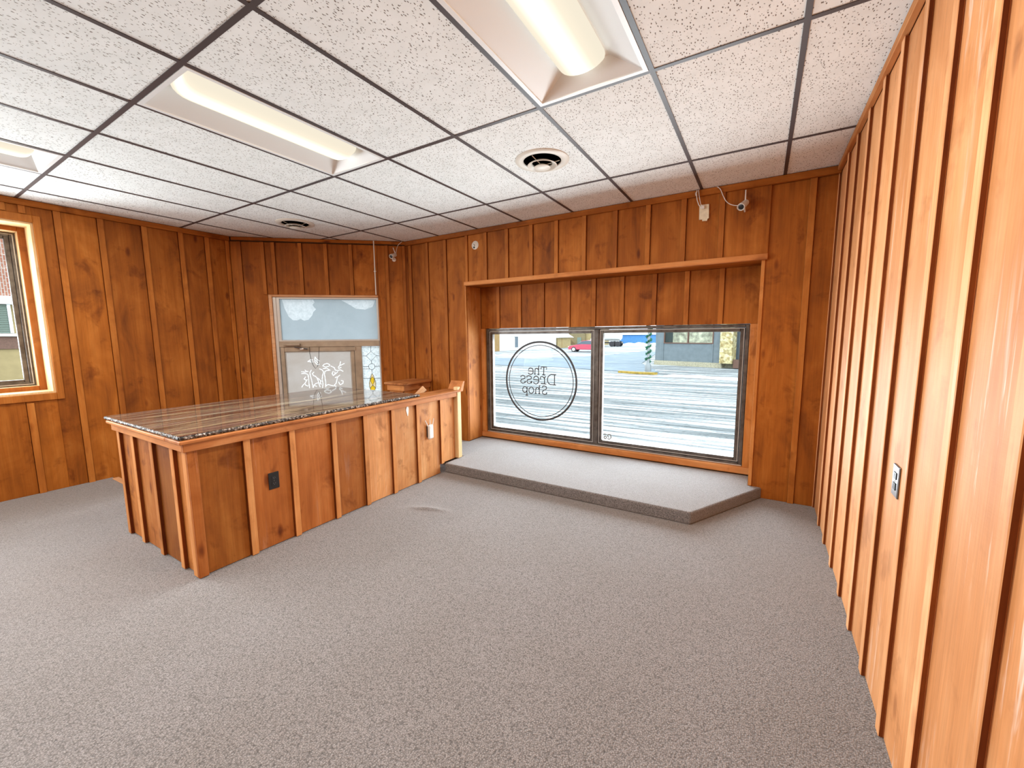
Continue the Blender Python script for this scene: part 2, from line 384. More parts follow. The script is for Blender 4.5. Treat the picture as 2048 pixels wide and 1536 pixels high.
class MB:
    """collects pieces of ONE part"""
    def __init__(s): s.V = []; s.F = []; s.mi = []
    def add(s, V, F, mi=0):
        k = len(s.V); s.V += [tuple(v) for v in V]; s.F += [tuple(i + k for i in f) for f in F]; s.mi += [mi] * len(F); return s
    def box(s, x0, x1, y0, y1, z0, z1, b=0.0, mi=0, M=None):
        V, F = box_vf(min(x0, x1), max(x0, x1), min(y0, y1), max(y0, y1), min(z0, z1), max(z0, z1), b)
        if M is not None: V = [tuple(M @ Vector(v)) for v in V]
        return s.add(V, F, mi)
    def prism(s, poly, z0, z1, mi=0, axis='z'):
        n = len(poly)
        def P(a, b, c): return (a, b, c) if axis == 'z' else ((a, c, b) if axis == 'y' else (c, a, b))
        V = [P(x, y, z0) for x, y in poly] + [P(x, y, z1) for x, y in poly]
        F = [tuple(range(n))[::-1], tuple(range(n, 2 * n))] + [(i, (i + 1) % n, n + (i + 1) % n, n + i) for i in range(n)]
        return s.add(V, F, mi)
    def tube(s, pts, r, n=6, mi=0, closed=False, flat=None):
        pts = [Vector(p) for p in pts]; V = []; F = []; m = len(pts)
        for i, p in enumerate(pts):
            a = pts[i - 1] if (i > 0 or closed) else p; c = pts[(i + 1) % m] if (i < m - 1 or closed) else p
            t = (c - a)
            t = t.normalized() if t.length > 1e-9 else Vector((0, 0, 1))
            ref = Vector((0, 0, 1)) if abs(t.z) < .9 else Vector((1, 0, 0))
            if flat is not None: ref = Vector(flat)
            u = t.cross(ref).normalized(); w = u.cross(t).normalized()
            rr = r[i] if isinstance(r, (list, tuple)) else r
            rw = rr if flat is None else rr * .25
            for k in range(n):
                an = 2 * PI * k / n + (PI / 4 if n == 4 else 0); V.append(p + u * (rr * math.cos(an)) + w * (rw * math.sin(an)))
        for i in range(m if closed else m - 1):
            j = (i + 1) % m
            for k in range(n): F.append((i * n + k, i * n + (k + 1) % n, j * n + (k + 1) % n, j * n + k))
        if not closed: F += [tuple(range(n))[::-1], tuple(range((m - 1) * n, m * n))]
        return s.add(V, F, mi)
    def lathe(s, prof, n=24, c=(0, 0, 0), M=None, mi=0, cap=True):
        V = []; F = []
        for r, z in prof:
            for k in range(n):
                a = 2 * PI * k / n; v = Vector((r * math.cos(a), r * math.sin(a), z))
                if M is not None: v = M @ v
                V.append(tuple(v + Vector(c)))
        for i in range(len(prof) - 1):
            for k in range(n): F.append((i * n + k, i * n + (k + 1) % n, (i + 1) * n + (k + 1) % n, (i + 1) * n + k))
        if cap and prof[0][0] > 1e-6: F.append(tuple(range(n))[::-1])
        if cap and prof[-1][0] > 1e-6: F.append(tuple(range((len(prof) - 1) * n, len(prof) * n)))
        return s.add(V, F, mi)
    def build(s, name, mat, parent=None, smooth=False, loc=None, rot=None):
        me = pydata(name, s.V, s.F)
        o = link(name, me, mat, parent, loc, rot, smooth)
        if any(s.mi): me.polygons.foreach_set('material_index', s.mi)
        fixn(me)
        if smooth:
            for p in me.polygons: p.use_smooth = True
            try: me.set_sharp_from_angle(angle=.6)
            except Exception: pass
        return o
def tag(o, label=None, cat=None, group=None, kind=None):
    if label: o['label'] = label
    if cat: o['category'] = cat
    if group: o['group'] = group
    if kind: o['kind'] = kind
    return o
def empty(name, loc=(0, 0, 0), rz=0):
    o = bpy.data.objects.new(name, None); COL.objects.link(o); o.location = loc; o.rotation_euler = (0, 0, rz); o.empty_display_size = .1
    return o
def centred(name, x0, x1, y0, y1, z0, z1, mat, parent, b=.002):
    """a box part whose own origin sits at its centre, so that grain differs piece by piece"""
    cx, cy, cz = (x0 + x1) / 2, (y0 + y1) / 2, (z0 + z1) / 2
    return MB().box(x0 - cx, x1 - cx, y0 - cy, y1 - cy, z0 - cz, z1 - cz, b).build(name, mat, parent, loc=(cx, cy, cz))
def clip_poly(poly, conv):
    out = list(poly); n = len(conv)
    for i in range(n):
        (ax, ay), (bx, by) = conv[i], conv[(i + 1) % n]; inp = out; out = []
        if not inp: break
        side = lambda p: (bx - ax) * (p[1] - ay) - (by - ay) * (p[0] - ax)
        for j in range(len(inp)):
            p, q = inp[j], inp[(j + 1) % len(inp)]; sp, sq = side(p), side(q)
            if sp >= 0: out.append(p)
            if (sp > 0 and sq < 0) or (sp < 0 and sq > 0):
                t = sp / (sp - sq); out.append((p[0] + (q[0] - p[0]) * t, p[1] + (q[1] - p[1]) * t))
    return out
class Wall:
    """a wall's own frame: u along it, d into the room from the board face, z up"""
    def __init__(s, name, origin, ang, label=None):
        s.root = empty(name, (origin[0], origin[1], 0), ang); s.root['kind'] = 'structure'
    def piece(s, name, u0, u1, z0, z1, d0, d1, mat, b=.002): return centred(name, u0, u1, -d1, -d0, z0, z1, mat, s.root, b)
    def back(s, rects, d0, d1, mat):
        m = MB()
        for u0, u1, z0, z1 in rects: m.box(u0, u1, -d1, -d0, z0, z1)
        return m.build('wall_core', mat, s.root)
BT = .019
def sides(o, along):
    """the narrow edges of a batten are darker than its face"""
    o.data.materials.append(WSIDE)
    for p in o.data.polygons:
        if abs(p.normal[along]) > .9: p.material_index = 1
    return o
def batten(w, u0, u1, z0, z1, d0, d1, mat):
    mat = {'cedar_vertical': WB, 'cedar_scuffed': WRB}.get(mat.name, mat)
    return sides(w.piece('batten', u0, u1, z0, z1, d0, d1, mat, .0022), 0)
def clad(w, edges, z0, z1, mat, bw=.045, d=0.0, side=1, first=True, last=True, bt=.016):
    """boards between the edges and a batten over each joint; side tells which way the batten lies from the joint line"""
    E = sorted(edges)
    for a, c in zip(E[:-1], E[1:]): w.piece('board', a + .0015, c - .0015, z0, z1, d - BT, d, mat)
    for i, e in enumerate(E):
        if (i == 0 and not first) or (i == len(E) - 1 and not last): continue
        u0, u1 = (e, e + bw) if side > 0 else (e - bw, e)
        batten(w, u0, u1, z0, z1, d + .0005, d + bt, mat)
WCY = wood('cedar_counter_cross', 'y', dark=(.30, .095, .026), midc=(.50, .19, .06), light=(.66, .32, .13))
# traced strokes of the lettering, leading and etched glass, in metres on their own panes
TEXT = [[(-1.1851,1.0342),(-1.1797,1.0653),(-1.1059,1.0644),(-1.1112,1.0352)],[(-1.1453,1.0631),(-1.147,0.969)],[(-1.1688,0.9697),(-1.1236,0.9668)],[(-1.2015,1.0759),(-1.218,1.0771),(-1.218,0.9693)],[(-1.2364,0.9701),(-1.207,0.9681)],[(-1.2198,1.0232),(-1.2308,1.0391),(-1.2492,1.045),(-1.2658,1.0346),(-1.2695,1.0148),(-1.2707,0.972)],[(-1.2844,0.9714),(-1.2566,0.9709)],[(-1.2955,1.0072),(-1.3648,1.0079),(-1.3591,1.028),(-1.3459,1.0433),(-1.329,1.0472),(-1.3085,1.0397),(-1.2955,1.0204),(-1.2937,1.0007),(-1.2993,0.9807),(-1.3161,0.9684),(-1.3349,0.966),(-1.3536,0.9718),(-1.3649,0.9813)],[(-0.9784,0.973),(-1.0469,0.9749),(-1.0682,0.9643),(-1.0877,0.944),(-1.0948,0.9178),(-1.0929,0.8919),(-1.0804,0.8666),(-1.0571,0.8517),(-0.9795,0.8495)],[(-0.9993,0.9721),(-1.0005,0.85)],[(-1.1128,0.9429),(-1.1326,0.9446),(-1.1344,0.9354),(-1.136,0.8571)],[(-1.1869,0.8577),(-1.1108,0.8552)],[(-1.1361,0.9223),(-1.1506,0.9379),(-1.1724,0.9467),(-1.1906,0.9377),(-1.1942,0.9196),(-1.1851,0.9069)],[(-1.2162,0.8988),(-1.292,0.9017),(-1.2845,0.9252),(-1.2678,0.9441),(-1.253,0.9481),(-1.2327,0.9407),(-1.218,0.9217),(-1.2144,0.8989),(-1.2217,0.8689),(-1.2383,0.8516),(-1.2568,0.8473),(-1.2754,0.8529),(-1.2921,0.8669)],[(-1.386,0.9222),(-1.384,0.9406),(-1.3613,0.9483),(-1.3349,0.9444),(-1.3181,0.927),(-1.3238,0.9101),(-1.3464,0.9007),(-1.3747,0.8943),(-1.3862,0.8771),(-1.3787,0.8574),(-1.3541,0.8487),(-1.3315,0.8565),(-1.3182,0.8805)],[(-1.3164,0.8806),(-1.3183,0.8539)],[(-1.4741,0.9231),(-1.4701,0.9401),(-1.4469,0.9479),(-1.4221,0.9439),(-1.4107,0.9294),(-1.4146,0.9125),(-1.4376,0.903),(-1.4646,0.895),(-1.4763,0.8759),(-1.4687,0.856),(-1.4456,0.8488),(-1.4187,0.8553),(-1.409,0.8759)],[(-1.4083,0.8759),(-1.4072,0.8559)],[(-1.165,0.8064),(-1.1614,0.823),(-1.1396,0.8291),(-1.1143,0.8224),(-1.1053,0.8034),(-1.1179,0.7863),(-1.1468,0.773),(-1.165,0.7604),(-1.1668,0.7438),(-1.154,0.7282),(-1.1322,0.7231),(-1.1105,0.7311),(-1.1052,0.7479)],[(-1.1063,0.7511),(-1.1062,0.7281)],[(-1.1942,0.8326),(-1.207,0.8319),(-1.2071,0.7296)],[(-1.2218,0.7303),(-1.1942,0.7288)],[(-1.2089,0.784),(-1.2236,0.7996),(-1.2402,0.8019),(-1.255,0.7911),(-1.2588,0.7743),(-1.2596,0.7311)],[(-1.2737,0.7301),(-1.2458,0.7287)],[(-1.2878,0.7658),(-1.2895,0.7536),(-1.2945,0.7423),(-1.3021,0.7331),(-1.3117,0.7269),(-1.3224,0.7242),(-1.3332,0.7255),(-1.3428,0.7304),(-1.3505,0.7387),(-1.3554,0.7494),(-1.3571,0.7615),(-1.3553,0.7738),(-1.3503,0.7852),(-1.3426,0.7944),(-1.3329,0.8005),(-1.3222,0.8031),(-1.3115,0.8018),(-1.3019,0.7968),(-1.2944,0.7885),(-1.2895,0.7779),(-1.2878,0.7658)],[(-1.3713,0.8009),(-1.3827,0.7952),(-1.3851,0.6992)],[(-1.4061,0.6977),(-1.3679,0.697)],[(-1.3828,0.77),(-1.3845,0.759),(-1.3891,0.7488),(-1.3963,0.7406),(-1.4054,0.7349),(-1.4155,0.7326),(-1.4256,0.7336),(-1.4347,0.7381),(-1.4419,0.7455),(-1.4465,0.7551),(-1.448,0.766),(-1.4463,0.777),(-1.4416,0.7872),(-1.4343,0.7955),(-1.4252,0.801),(-1.4151,0.8034),(-1.4051,0.8022),(-1.3961,0.7977),(-1.3889,0.7903),(-1.3844,0.7808),(-1.3828,0.77)]]
STICK = [[(-0.3689,0.3048),(-0.3567,0.3171),(-0.3379,0.307)],[(-0.3365,0.2778),(-0.3384,0.2706),(-0.3436,0.2648),(-0.351,0.2621),(-0.3584,0.263),(-0.3639,0.2674),(-0.366,0.2741),(-0.3641,0.2813),(-0.3588,0.2871),(-0.3515,0.2899),(-0.3441,0.2889),(-0.3386,0.2845),(-0.3365,0.2778)],[(-0.2857,0.3148),(-0.3087,0.3166),(-0.3224,0.3073),(-0.3237,0.2917),(-0.3065,0.2831)],[(-0.2857,0.3148),(-0.2849,0.275),(-0.303,0.2604),(-0.3247,0.2669)]]
ETCH = [[(0.7305,0.994),(0.7739,0.9878),(0.8135,0.9973)],[(0.7756,1.0139),(0.7937,0.9925)],[(0.7288,0.9679),(0.763,0.9697),(0.7918,0.9637),(0.8105,0.9501)],[(0.8105,0.9501),(0.8127,0.908),(0.8139,0.8499),(0.8162,0.8076),(0.8187,0.7705)],[(0.8535,1.0121),(0.8341,0.9758),(0.8388,0.9336),(0.8502,0.8806),(0.8567,0.8276),(0.8632,0.7744)],[(0.8861,0.9851),(0.8652,0.9645),(0.8783,0.9379),(0.9022,0.9267),(0.9205,0.9051),(0.9442,0.8886),(0.9672,0.8615),(0.9551,0.8247),(0.9696,0.819)],[(0.9205,0.9051),(0.933,0.8677),(0.9403,0.8251),(0.9525,0.7823)],[(0.7744,0.9195),(0.7556,0.8937),(0.7814,0.8772),(0.7964,0.8821)],[(0.786,0.8718),(0.7641,0.8355),(0.7328,0.8048),(0.7217,0.784)],[(0.7638,0.8303),(0.7767,0.8035),(0.8008,0.7975)],[(0.8632,0.7744),(0.8802,0.811),(0.9061,0.8314),(0.9311,0.836)],[(0.8894,0.8001),(0.9085,0.7889)],[(0.817,1.128),(0.8525,1.1508),(0.8816,1.1476)],[(0.817,1.128),(0.8848,1.1214)],[(0.9135,1.1888),(0.906,1.1472),(0.9089,1.1157),(0.9364,1.0837),(0.9563,1.0886)],[(0.9135,1.1888),(0.9357,1.1518),(0.9641,1.1356)],[(0.9203,1.1417),(0.9429,1.1098)],[(1.0042,1.0665),(1.0203,1.0872),(1.0605,1.0996),(1.0941,1.0804),(1.083,1.0596),(1.0378,1.05),(1.0042,1.0665)],[(0.9623,1.0254),(0.9912,1.0142),(1.0002,0.9981),(1.0091,0.9821)],[(1.007,1.0296),(1.0517,1.0339),(1.0946,1.0038),(1.0499,1.0023),(1.0242,0.987)],[(1.0242,0.987),(1.0195,0.9501),(1.0241,0.9023),(1.0281,0.8438),(1.0242,0.7774)],[(1.0091,0.9821),(0.9911,0.9297),(0.9855,0.8769),(0.9922,0.8236),(0.984,0.7707)],[(1.1079,1.0617),(1.1319,1.0479),(1.1512,1.0369),(1.1594,1.005)],[(1.2357,1.1198),(1.2231,1.0724),(1.2013,1.0411)],[(1.2793,1.0925),(1.2278,1.067)],[(1.1594,1.005),(1.194,0.9989),(1.2246,1.0088),(1.2584,0.9867)],[(1.2363,1.0404),(1.2054,1.0251)],[(1.1336,0.9897),(1.1168,0.9583),(1.1302,0.9314),(1.1564,0.952),(1.1931,0.983)],[(1.1564,0.952),(1.1529,0.9786)],[(1.2154,0.9346),(1.1892,0.9139),(1.1537,0.9042)],[(1.1839,0.9087),(1.1712,0.8611),(1.1588,0.8188),(1.1379,0.8033)],[(1.1951,0.8391),(1.213,0.8011),(1.2494,0.8215),(1.2562,0.8534),(1.2313,0.8594)],[(1.0274,0.7906),(1.0585,0.811),(1.1024,0.7937),(1.157,0.7867)]]
FILMP = [[(0.5537,1.947),(0.5733,1.8416),(0.6197,1.726),(0.671,1.6774),(0.7258,1.6773),(0.7637,1.6967),(0.808,1.6723),(0.8643,1.6868),(0.9141,1.7453),(0.9258,1.7844),(0.9653,1.8234),(0.9393,1.8525),(0.9227,1.8816),(0.9522,1.9108),(0.9361,1.9495)],[(1.2898,1.942),(1.4,1.8788),(1.4737,1.8297),(1.5884,1.82),(1.6866,1.8551),(1.7298,1.9498)]]
LEAD = [[(1.6398,1.3293),(1.6396,1.2496)],[(1.572,1.1921),(1.6396,1.2496),(1.7076,1.1925),(1.6376,1.1215),(1.572,1.1921)],[(1.5059,1.1922),(1.572,1.1911)],[(1.7076,1.1925),(1.759,1.1916)],[(1.6376,1.1215),(1.6409,1.084)],[(1.6816,1.0429),(1.6778,1.0269),(1.6682,1.0135),(1.6545,1.0047),(1.6386,1.0019),(1.623,1.0054),(1.6102,1.0148),(1.6019,1.0286),(1.5996,1.0447),(1.6035,1.0606),(1.613,1.0739),(1.6267,1.0827),(1.6425,1.0856),(1.6581,1.0821),(1.671,1.0727),(1.6793,1.059),(1.6816,1.0429)],[(1.501,1.0441),(1.598,1.0431)],[(1.502,1.0131),(1.6118,1.0106)],[(1.6828,1.0455),(1.755,1.045)],[(1.6385,1.0008),(1.6397,0.9496)],[(1.6397,0.9496),(1.6166,0.8963),(1.5976,0.8211),(1.5976,0.7669),(1.613,0.7121),(1.6277,0.6953)],[(1.6397,0.9496),(1.6632,0.9005),(1.6852,0.8186),(1.6824,0.7589),(1.6646,0.7105),(1.6277,0.6953)],[(1.5083,0.883),(1.6107,0.8802)],[(1.6673,0.8787),(1.7501,0.8792)],[(1.6401,0.9038),(1.6668,0.8679),(1.6624,0.8301),(1.6424,0.7873),(1.614,0.8423),(1.6181,0.8746),(1.6401,0.9038)],[(1.6424,0.7873),(1.604,0.7396)],[(1.6424,0.7873),(1.6814,0.7372)],[(1.5091,0.6937),(1.6274,0.6899)]]
AMBER = [[(1.6401,0.9038),(1.6668,0.8679),(1.6624,0.8301),(1.6424,0.7873),(1.614,0.8423),(1.6181,0.8746)],[(1.6424,0.7873),(1.604,0.7396),(1.613,0.7121),(1.6277,0.6953),(1.6646,0.7105),(1.6814,0.7372)],[(1.6397,0.9496),(1.6166,0.8963),(1.5976,0.8211),(1.5976,0.7669),(1.604,0.7396),(1.6424,0.7873),(1.614,0.8423),(1.6181,0.8746),(1.6401,0.9038)],[(1.6397,0.9496),(1.6632,0.9005),(1.6852,0.8186),(1.6824,0.7589),(1.6814,0.7372),(1.6424,0.7873),(1.6624,0.8301),(1.6668,0.8679),(1.6401,0.9038)]]
CHAIN = [[(0.8767,1.3277),(0.8741,1.2476),(0.8913,1.133),(0.9075,1.0805),(0.9342,1.0381),(0.9631,1.0689),(0.9797,1.1417),(0.9958,1.3261)]]
# ================================================================ the room shell
# ---- floor: carpet with the stairwell cut out and one loose wrinkle
def make_floor():
    wx, wy = -1.21, .27
    xs = sorted(set([round(v, 3) for v in list(np.arange(LX - .05, RX + .06, .35)) + [-2.95, RX + .05] + list(np.arange(wx - .32, wx + .33, .02))]))
    ys = sorted(set([round(v, 3) for v in list(np.arange(RY - .05, -.82, .4)) + [-.82, WY + .02] + list(np.arange(-.5, WY, .4)) + list(np.arange(wy - .16, wy + .17, .02))]))
    V = []; F = []
    ang = .32; ca, sa = math.cos(ang), math.sin(ang)
    for y in ys:
        for x in xs:
            a, c = (x - wx) * ca + (y - wy) * sa, -(x - wx) * sa + (y - wy) * ca
            c += .10 * a * a / .2
            z = .013 * math.exp(-(a / .13) ** 2) * math.exp(-(c / .022) ** 2) + .004 * math.exp(-(a / .2) ** 2) * math.exp(-(c / .07) ** 2)
            V.append((x, y, z if z > 1e-4 else 0))
    nx = len(xs)
    for j in range(len(ys) - 1):
        for i in range(nx - 1):
            if ys[j + 1] > -.8199 and xs[i + 1] < -2.9499: continue
            F.append((j * nx + i, j * nx + i + 1, (j + 1) * nx + i + 1, (j + 1) * nx + i))
    me = pydata('floor', V, F)
    o = link('floor', me, CARPET); o['kind'] = 'structure'
    for p in me.polygons: p.use_smooth = True
    MB().box(LX - .05, RX + .05, RY - .05, -.83, -.12, -.01).box(-2.94, RX + .05, -.83, WY + .02, -.12, -.01).build('subfloor', WCX, o)
    return o
floor = make_floor()
# ---- sunken entry behind the counter
steps = empty('entry_steps', (-3.8, -.82, 0)); steps['kind'] = 'structure'
for k in range(3):
    y0 = -.80 + .27 * k
    MB().box(-.82, .83, y0 + .82, y0 + 1.10, -.1875 * (k + 1) - .06, -.1875 * (k + 1), .008).build('tread', CARPET, steps)
    MB().box(-.82, .83, y0 + .80, y0 + .82, -.1875 * (k + 1), -.1875 * k - .03, .002).build('riser', WX, steps)
MB().box(-.80, .83, -.02, .035, -.03, .006, .004).build('nosing', WPALEX, steps)
MB().box(-.86, 1.30, .82, 2.9, GZ - .05, GZ, 0).build('landing', CARPET, steps)
MB().box(.83, .85, 0, 2.75, GZ, -.02, 0).build('stair_side', WX, steps)

# ---- ceiling: mineral tiles in a brown grid
ceiling = MB().box(LX - .4, RX + .4, RY - .3, WY + .7, H + .14, H + .2).build('ceiling', WHITE); ceiling['kind'] = 'structure'
FIX = [(-3, -2), (0, -2), (-6, -4), (-3, -6), (0, -6), (-6, -8)]          # troffers: (cell in x, first half-row in y), a cell is G wide and 2G long
VENT = [(-1, 0), (-6, 0)]
INS = [(LX + .002, RY), (RX - .002, RY), (RX - .002, WY - .002), (CW[0], WY - .002), (LX + .002, CL[1])]
rows = [(k * G * 2, (k + 1) * G * 2) for k in range(-5, 2)]
for (y0, y1) in rows:
    for b in range(-8, 3):
        x0, x1 = b * G, (b + 1) * G
        if (b, round(y0 / G)) in [(f[0], f[1]) for f in FIX]: continue
        pl = clip_poly([(x0 + .004, y0 + .004), (x1 - .004, y0 + .004), (x1 - .004, y1 - .004), (x0 + .004, y1 - .004)], INS)
        if len(pl) < 3: continue
        cx = sum(p[0] for p in pl) / len(pl); cy = sum(p[1] for p in pl) / len(pl)
        MB().prism([(p[0] - cx, p[1] - cy) for p in pl], 0, .016).build('ceiling_tile', TILE, ceiling, loc=(cx, cy, H + .003))
def tee(x0, x1, y0, y1):
    pl = clip_poly([(x0, y0), (x1, y0), (x1, y1), (x0, y1)], INS)
    if len(pl) < 3: return
    cx = sum(p[0] for p in pl) / len(pl); cy = sum(p[1] for p in pl) / len(pl)
    w = MB(); w.prism([(p[0] - cx, p[1] - cy) for p in pl], -.001, .002)
    w.build('grid_tee', TEE, ceiling, loc=(cx, cy, H))
for k in range(-5, 2): tee(LX, RX, k * 2 * G - .012, k * 2 * G + .012)
for (y0, y1) in rows:
    for b in range(-7, 3): tee(b * G - .012, b * G + .012, y0 + .012, y1 - .012)

# ---- walls
CORE = plain('wall_core_timber', (.10, .05, .02), .9)
w_back = Wall('wall_back', (0, WY), 0)
w_back.back([(-3.3, -2.062, GZ, H + .14), (1.122, RX + .3, -.1, H + .14), (-2.062, 1.122, 2.092, H + .14), (-2.062, 1.122, -.12, .0)], -.40, -BT - .001, CORE)
w_back.back([(-2.10, 1.16, 1.547, 2.12), (-2.10, -1.972, -.05, 1.56), (1.032, 1.16, -.05, 1.56), (-2.10, 1.16, -.05, .168)], -.405, -.3275, CORE)
TOPZ = 2.66
clad(w_back, [-3.02, -2.944, -2.641, -2.334, -2.045], GZ, TOPZ, WZ, side=-1, first=False, last=False)
clad(w_back, [1.105, 1.437, RX - .001], .0, TOPZ, WZ, side=-1, first=False, last=False)
clad(w_back, [-2.005, -1.697, -1.40, -1.081, -.775, -.461, -.137, .178, .491, .800, 1.137], 2.11, TOPZ, WZ, d=BT + .0005, side=-1, first=False, last=False)
batten(w_back, -2.022, -1.982, 2.11, TOPZ, BT + .001, .035, WZ)
w_back.piece('header_trim', -2.035, 1.137, 2.066, 2.112, .0005, .052, WCX, .004)
w_back.piece('backing_board', -2.045, 1.105, 2.09, TOPZ, -BT, 0, WX)
w_back.piece('soffit_board', -2.045, 1.105, 2.070, 2.089, -.307, 0, WX)
w_back.piece('jamb_board', -2.060, -2.040, .10, 2.069, -.307, -BT - .001, WCZ)
w_back.piece('jamb_board', 1.100, 1.120, .10, 2.069, -.307, -BT - .001, WCZ)
w_back.piece('edge_strip', -2.052, -2.034, .10, 2.066, .0005, .012, WCZ, .003)
w_back.piece('edge_strip', 1.094, 1.122, .10, 2.066, .0005, .012, WCZ, .003)
clad(w_back, [-2.038, -1.739, -1.423, -1.105, -.773, -.466, -.150, .184, .494, .802, 1.098], 1.545, 2.069, WZ, d=-.307, side=-1, first=False, last=False, bt=.014)
w_back.piece('window_trim', -2.038, -1.972, .168, 1.544, -.335, -.300, WCZ, .004)
w_back.piece('window_trim', 1.032, 1.098, .168, 1.544, -.335, -.300, WCZ, .004)
w_back.piece('window_trim', -2.038, 1.098, .103, .170, -.335, -.285, WCX, .004)
w_back.piece('crown_moulding', -3.03, RX - .003, TOPZ, H - .001, 0, .042, WX, .004)

w_right = Wall('wall_right', (RX, 0), -PI / 2)
w_right.back([(-WY - .4, -RY + .2, -.1, H + .14)], -.16, -BT - .001, CORE)
rb = [-1.925, -1.536, -1.223, -.888, -.560, -.254, .055, .367, .676, 1.01]
while rb[-1] < -RY - .35: rb.append(round(rb[-1] + .31 + random.uniform(-.012, .012), 3))
rb[-1] = -RY
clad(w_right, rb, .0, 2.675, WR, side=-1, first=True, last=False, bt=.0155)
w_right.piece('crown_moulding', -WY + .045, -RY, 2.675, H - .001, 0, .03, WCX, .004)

w_left = Wall('wall_left', (LX, 0), PI / 2)
WIN2 = (-2.95, -1.135, .945, 2.52)
ADDED_WIN3 = (-5.30, -3.30, .45, 2.52)  # unseen window, added to let more light onto ceiling and right wall
w_left.back([(RY - .2, ADDED_WIN3[0], -.1, H + .14), (ADDED_WIN3[1], WIN2[0], -.1, H + .14), (ADDED_WIN3[0], ADDED_WIN3[1], -.1, ADDED_WIN3[2]), (ADDED_WIN3[0], ADDED_WIN3[1], ADDED_WIN3[3], H + .14), (WIN2[1], .62, GZ, H + .14), (WIN2[0], WIN2[1], -.1, WIN2[2]), (WIN2[0], WIN2[1], WIN2[3], H + .14)], -.24, -BT - .001, CORE)
clad(w_left, [-1.00, -.700, -.355, -.028, .232, .500], GZ, TOPZ, WZ, side=1, first=True, last=False, bw=.048)
batten(w_left, .452, .498, GZ, TOPZ, .0005, .016, WZ)
lb = [-1.00, -1.335]
while lb[-1] > RY + .36: lb.append(round(lb[-1] - .325, 3))
lb.append(RY); lb = lb[::-1]
def cut_spans(a, c, wins):
    """split a board from a to c into the pieces left around the windows"""
    xs = sorted(set([a, c] + [v for w in wins for v in w[:2] if a < v < c])); out = []
    for p, q in zip(xs[:-1], xs[1:]):
        hit = [w for w in wins if w[0] < (p + q) / 2 < w[1]]
        if hit: out += [(p, q, 0, hit[0][2] - .001), (p, q, hit[0][3] + .001, TOPZ)]
        else: out.append((p, q, 0, TOPZ))
    return out
for a, c in zip(lb[:-1], lb[1:]):
    for q in cut_spans(a + .0015, c - .0015, (WIN2, ADDED_WIN3)): w_left.piece('board', *q, -BT, 0, WZ)
for e in lb[1:-1]:
    hit = [w for w in (WIN2, ADDED_WIN3) if w[0] - .08 < e < w[1] + .03]
    if hit:
        batten(w_left, e, e + .048, 0, hit[0][2] - .08, .0005, .016, WZ); batten(w_left, e, e + .048, hit[0][3] + .07, TOPZ, .0005, .016, WZ)
    else: batten(w_left, e, e + .048, 0, TOPZ, .0005, .016, WZ)
w_left.piece('board', WIN2[1] + .001, -1.337, WIN2[2], WIN2[3], -BT, 0, WZ) if WIN2[1] < -1.34 else None
batten(w_left, -1.215, -1.170, WIN2[3] + .07, TOPZ, .0005, .016, WZ)
w_left.piece('crown_moulding', RY, .50, TOPZ, H - .001, 0, .03, WX, .004)
EW = math.hypot(CW[0] - CL[0], CW[1] - CL[1]); EA = math.atan2(CW[1] - CL[1], CW[0] - CL[0])
w_entry = Wall('wall_entry', CL, EA)
DU0, DU1, DZ = EW - 1.775, EW - .385, 2.005
w_entry.back([(-.12, DU0, GZ, H + .14), (DU1, EW + .35, GZ, H + .14), (DU0, DU1, DZ, H + .14)], -.20, -BT - .001, CORE)
def es(s): return EW - s
clad(w_entry, sorted([.001, es(2.05), es(1.78)]), GZ, TOPZ, WZ, side=-1, first=False, last=False)
clad(w_entry, sorted([es(1.78), es(1.655), es(1.333), es(1.023), es(.713), es(.40)]), DZ + .0, TOPZ, WZ, side=-1, first=True, last=False)
clad(w_entry, sorted([es(.40), es(.298), es(.076), EW - .001]), GZ, TOPZ, WZ, side=1, first=False, last=False, bw=.04)
w_entry.piece('crown_moulding', .03, EW - .03, 2.675, H - .001, 0, .02, WX, .004)
w_rear = Wall('wall_rear', (0, RY), PI)
w_rear.back([(-RX - .2, -LX + .3, -.1, H + .14)], -.2, -BT - .001, CORE)
x = -RX
while x < -LX - .01:
    x1 = min(x + .3115, -LX); w_rear.piece('board', x + .0015, x1 - .0015, 0, TOPZ, -BT, 0, WZ); batten(w_rear, x, x + .045, 0, TOPZ, .0005, .016, WZ); x = x1

# ---- carpeted display platform in the window bay
plat = MB().prism([(-1.703, 1.066), (.739, 1.066), (1.202, WY - .003), (1.0985, WY - .003), (1.0985, WY + .283), (-2.038, WY + .283), (-2.038, WY - .003), (-2.66, WY - .003), (-2.66, 1.375), (-1.703, 1.375)], .0, .10)
plat = plat.build('display_platform', CARPET)
bv = plat.modifiers.new('soft_edge', 'BEVEL'); bv.width = .014; bv.segments = 3; bv.limit_method = 'ANGLE'; bv.angle_limit = .6
tag(plat, 'low grey carpeted platform under the big front window', 'platform')

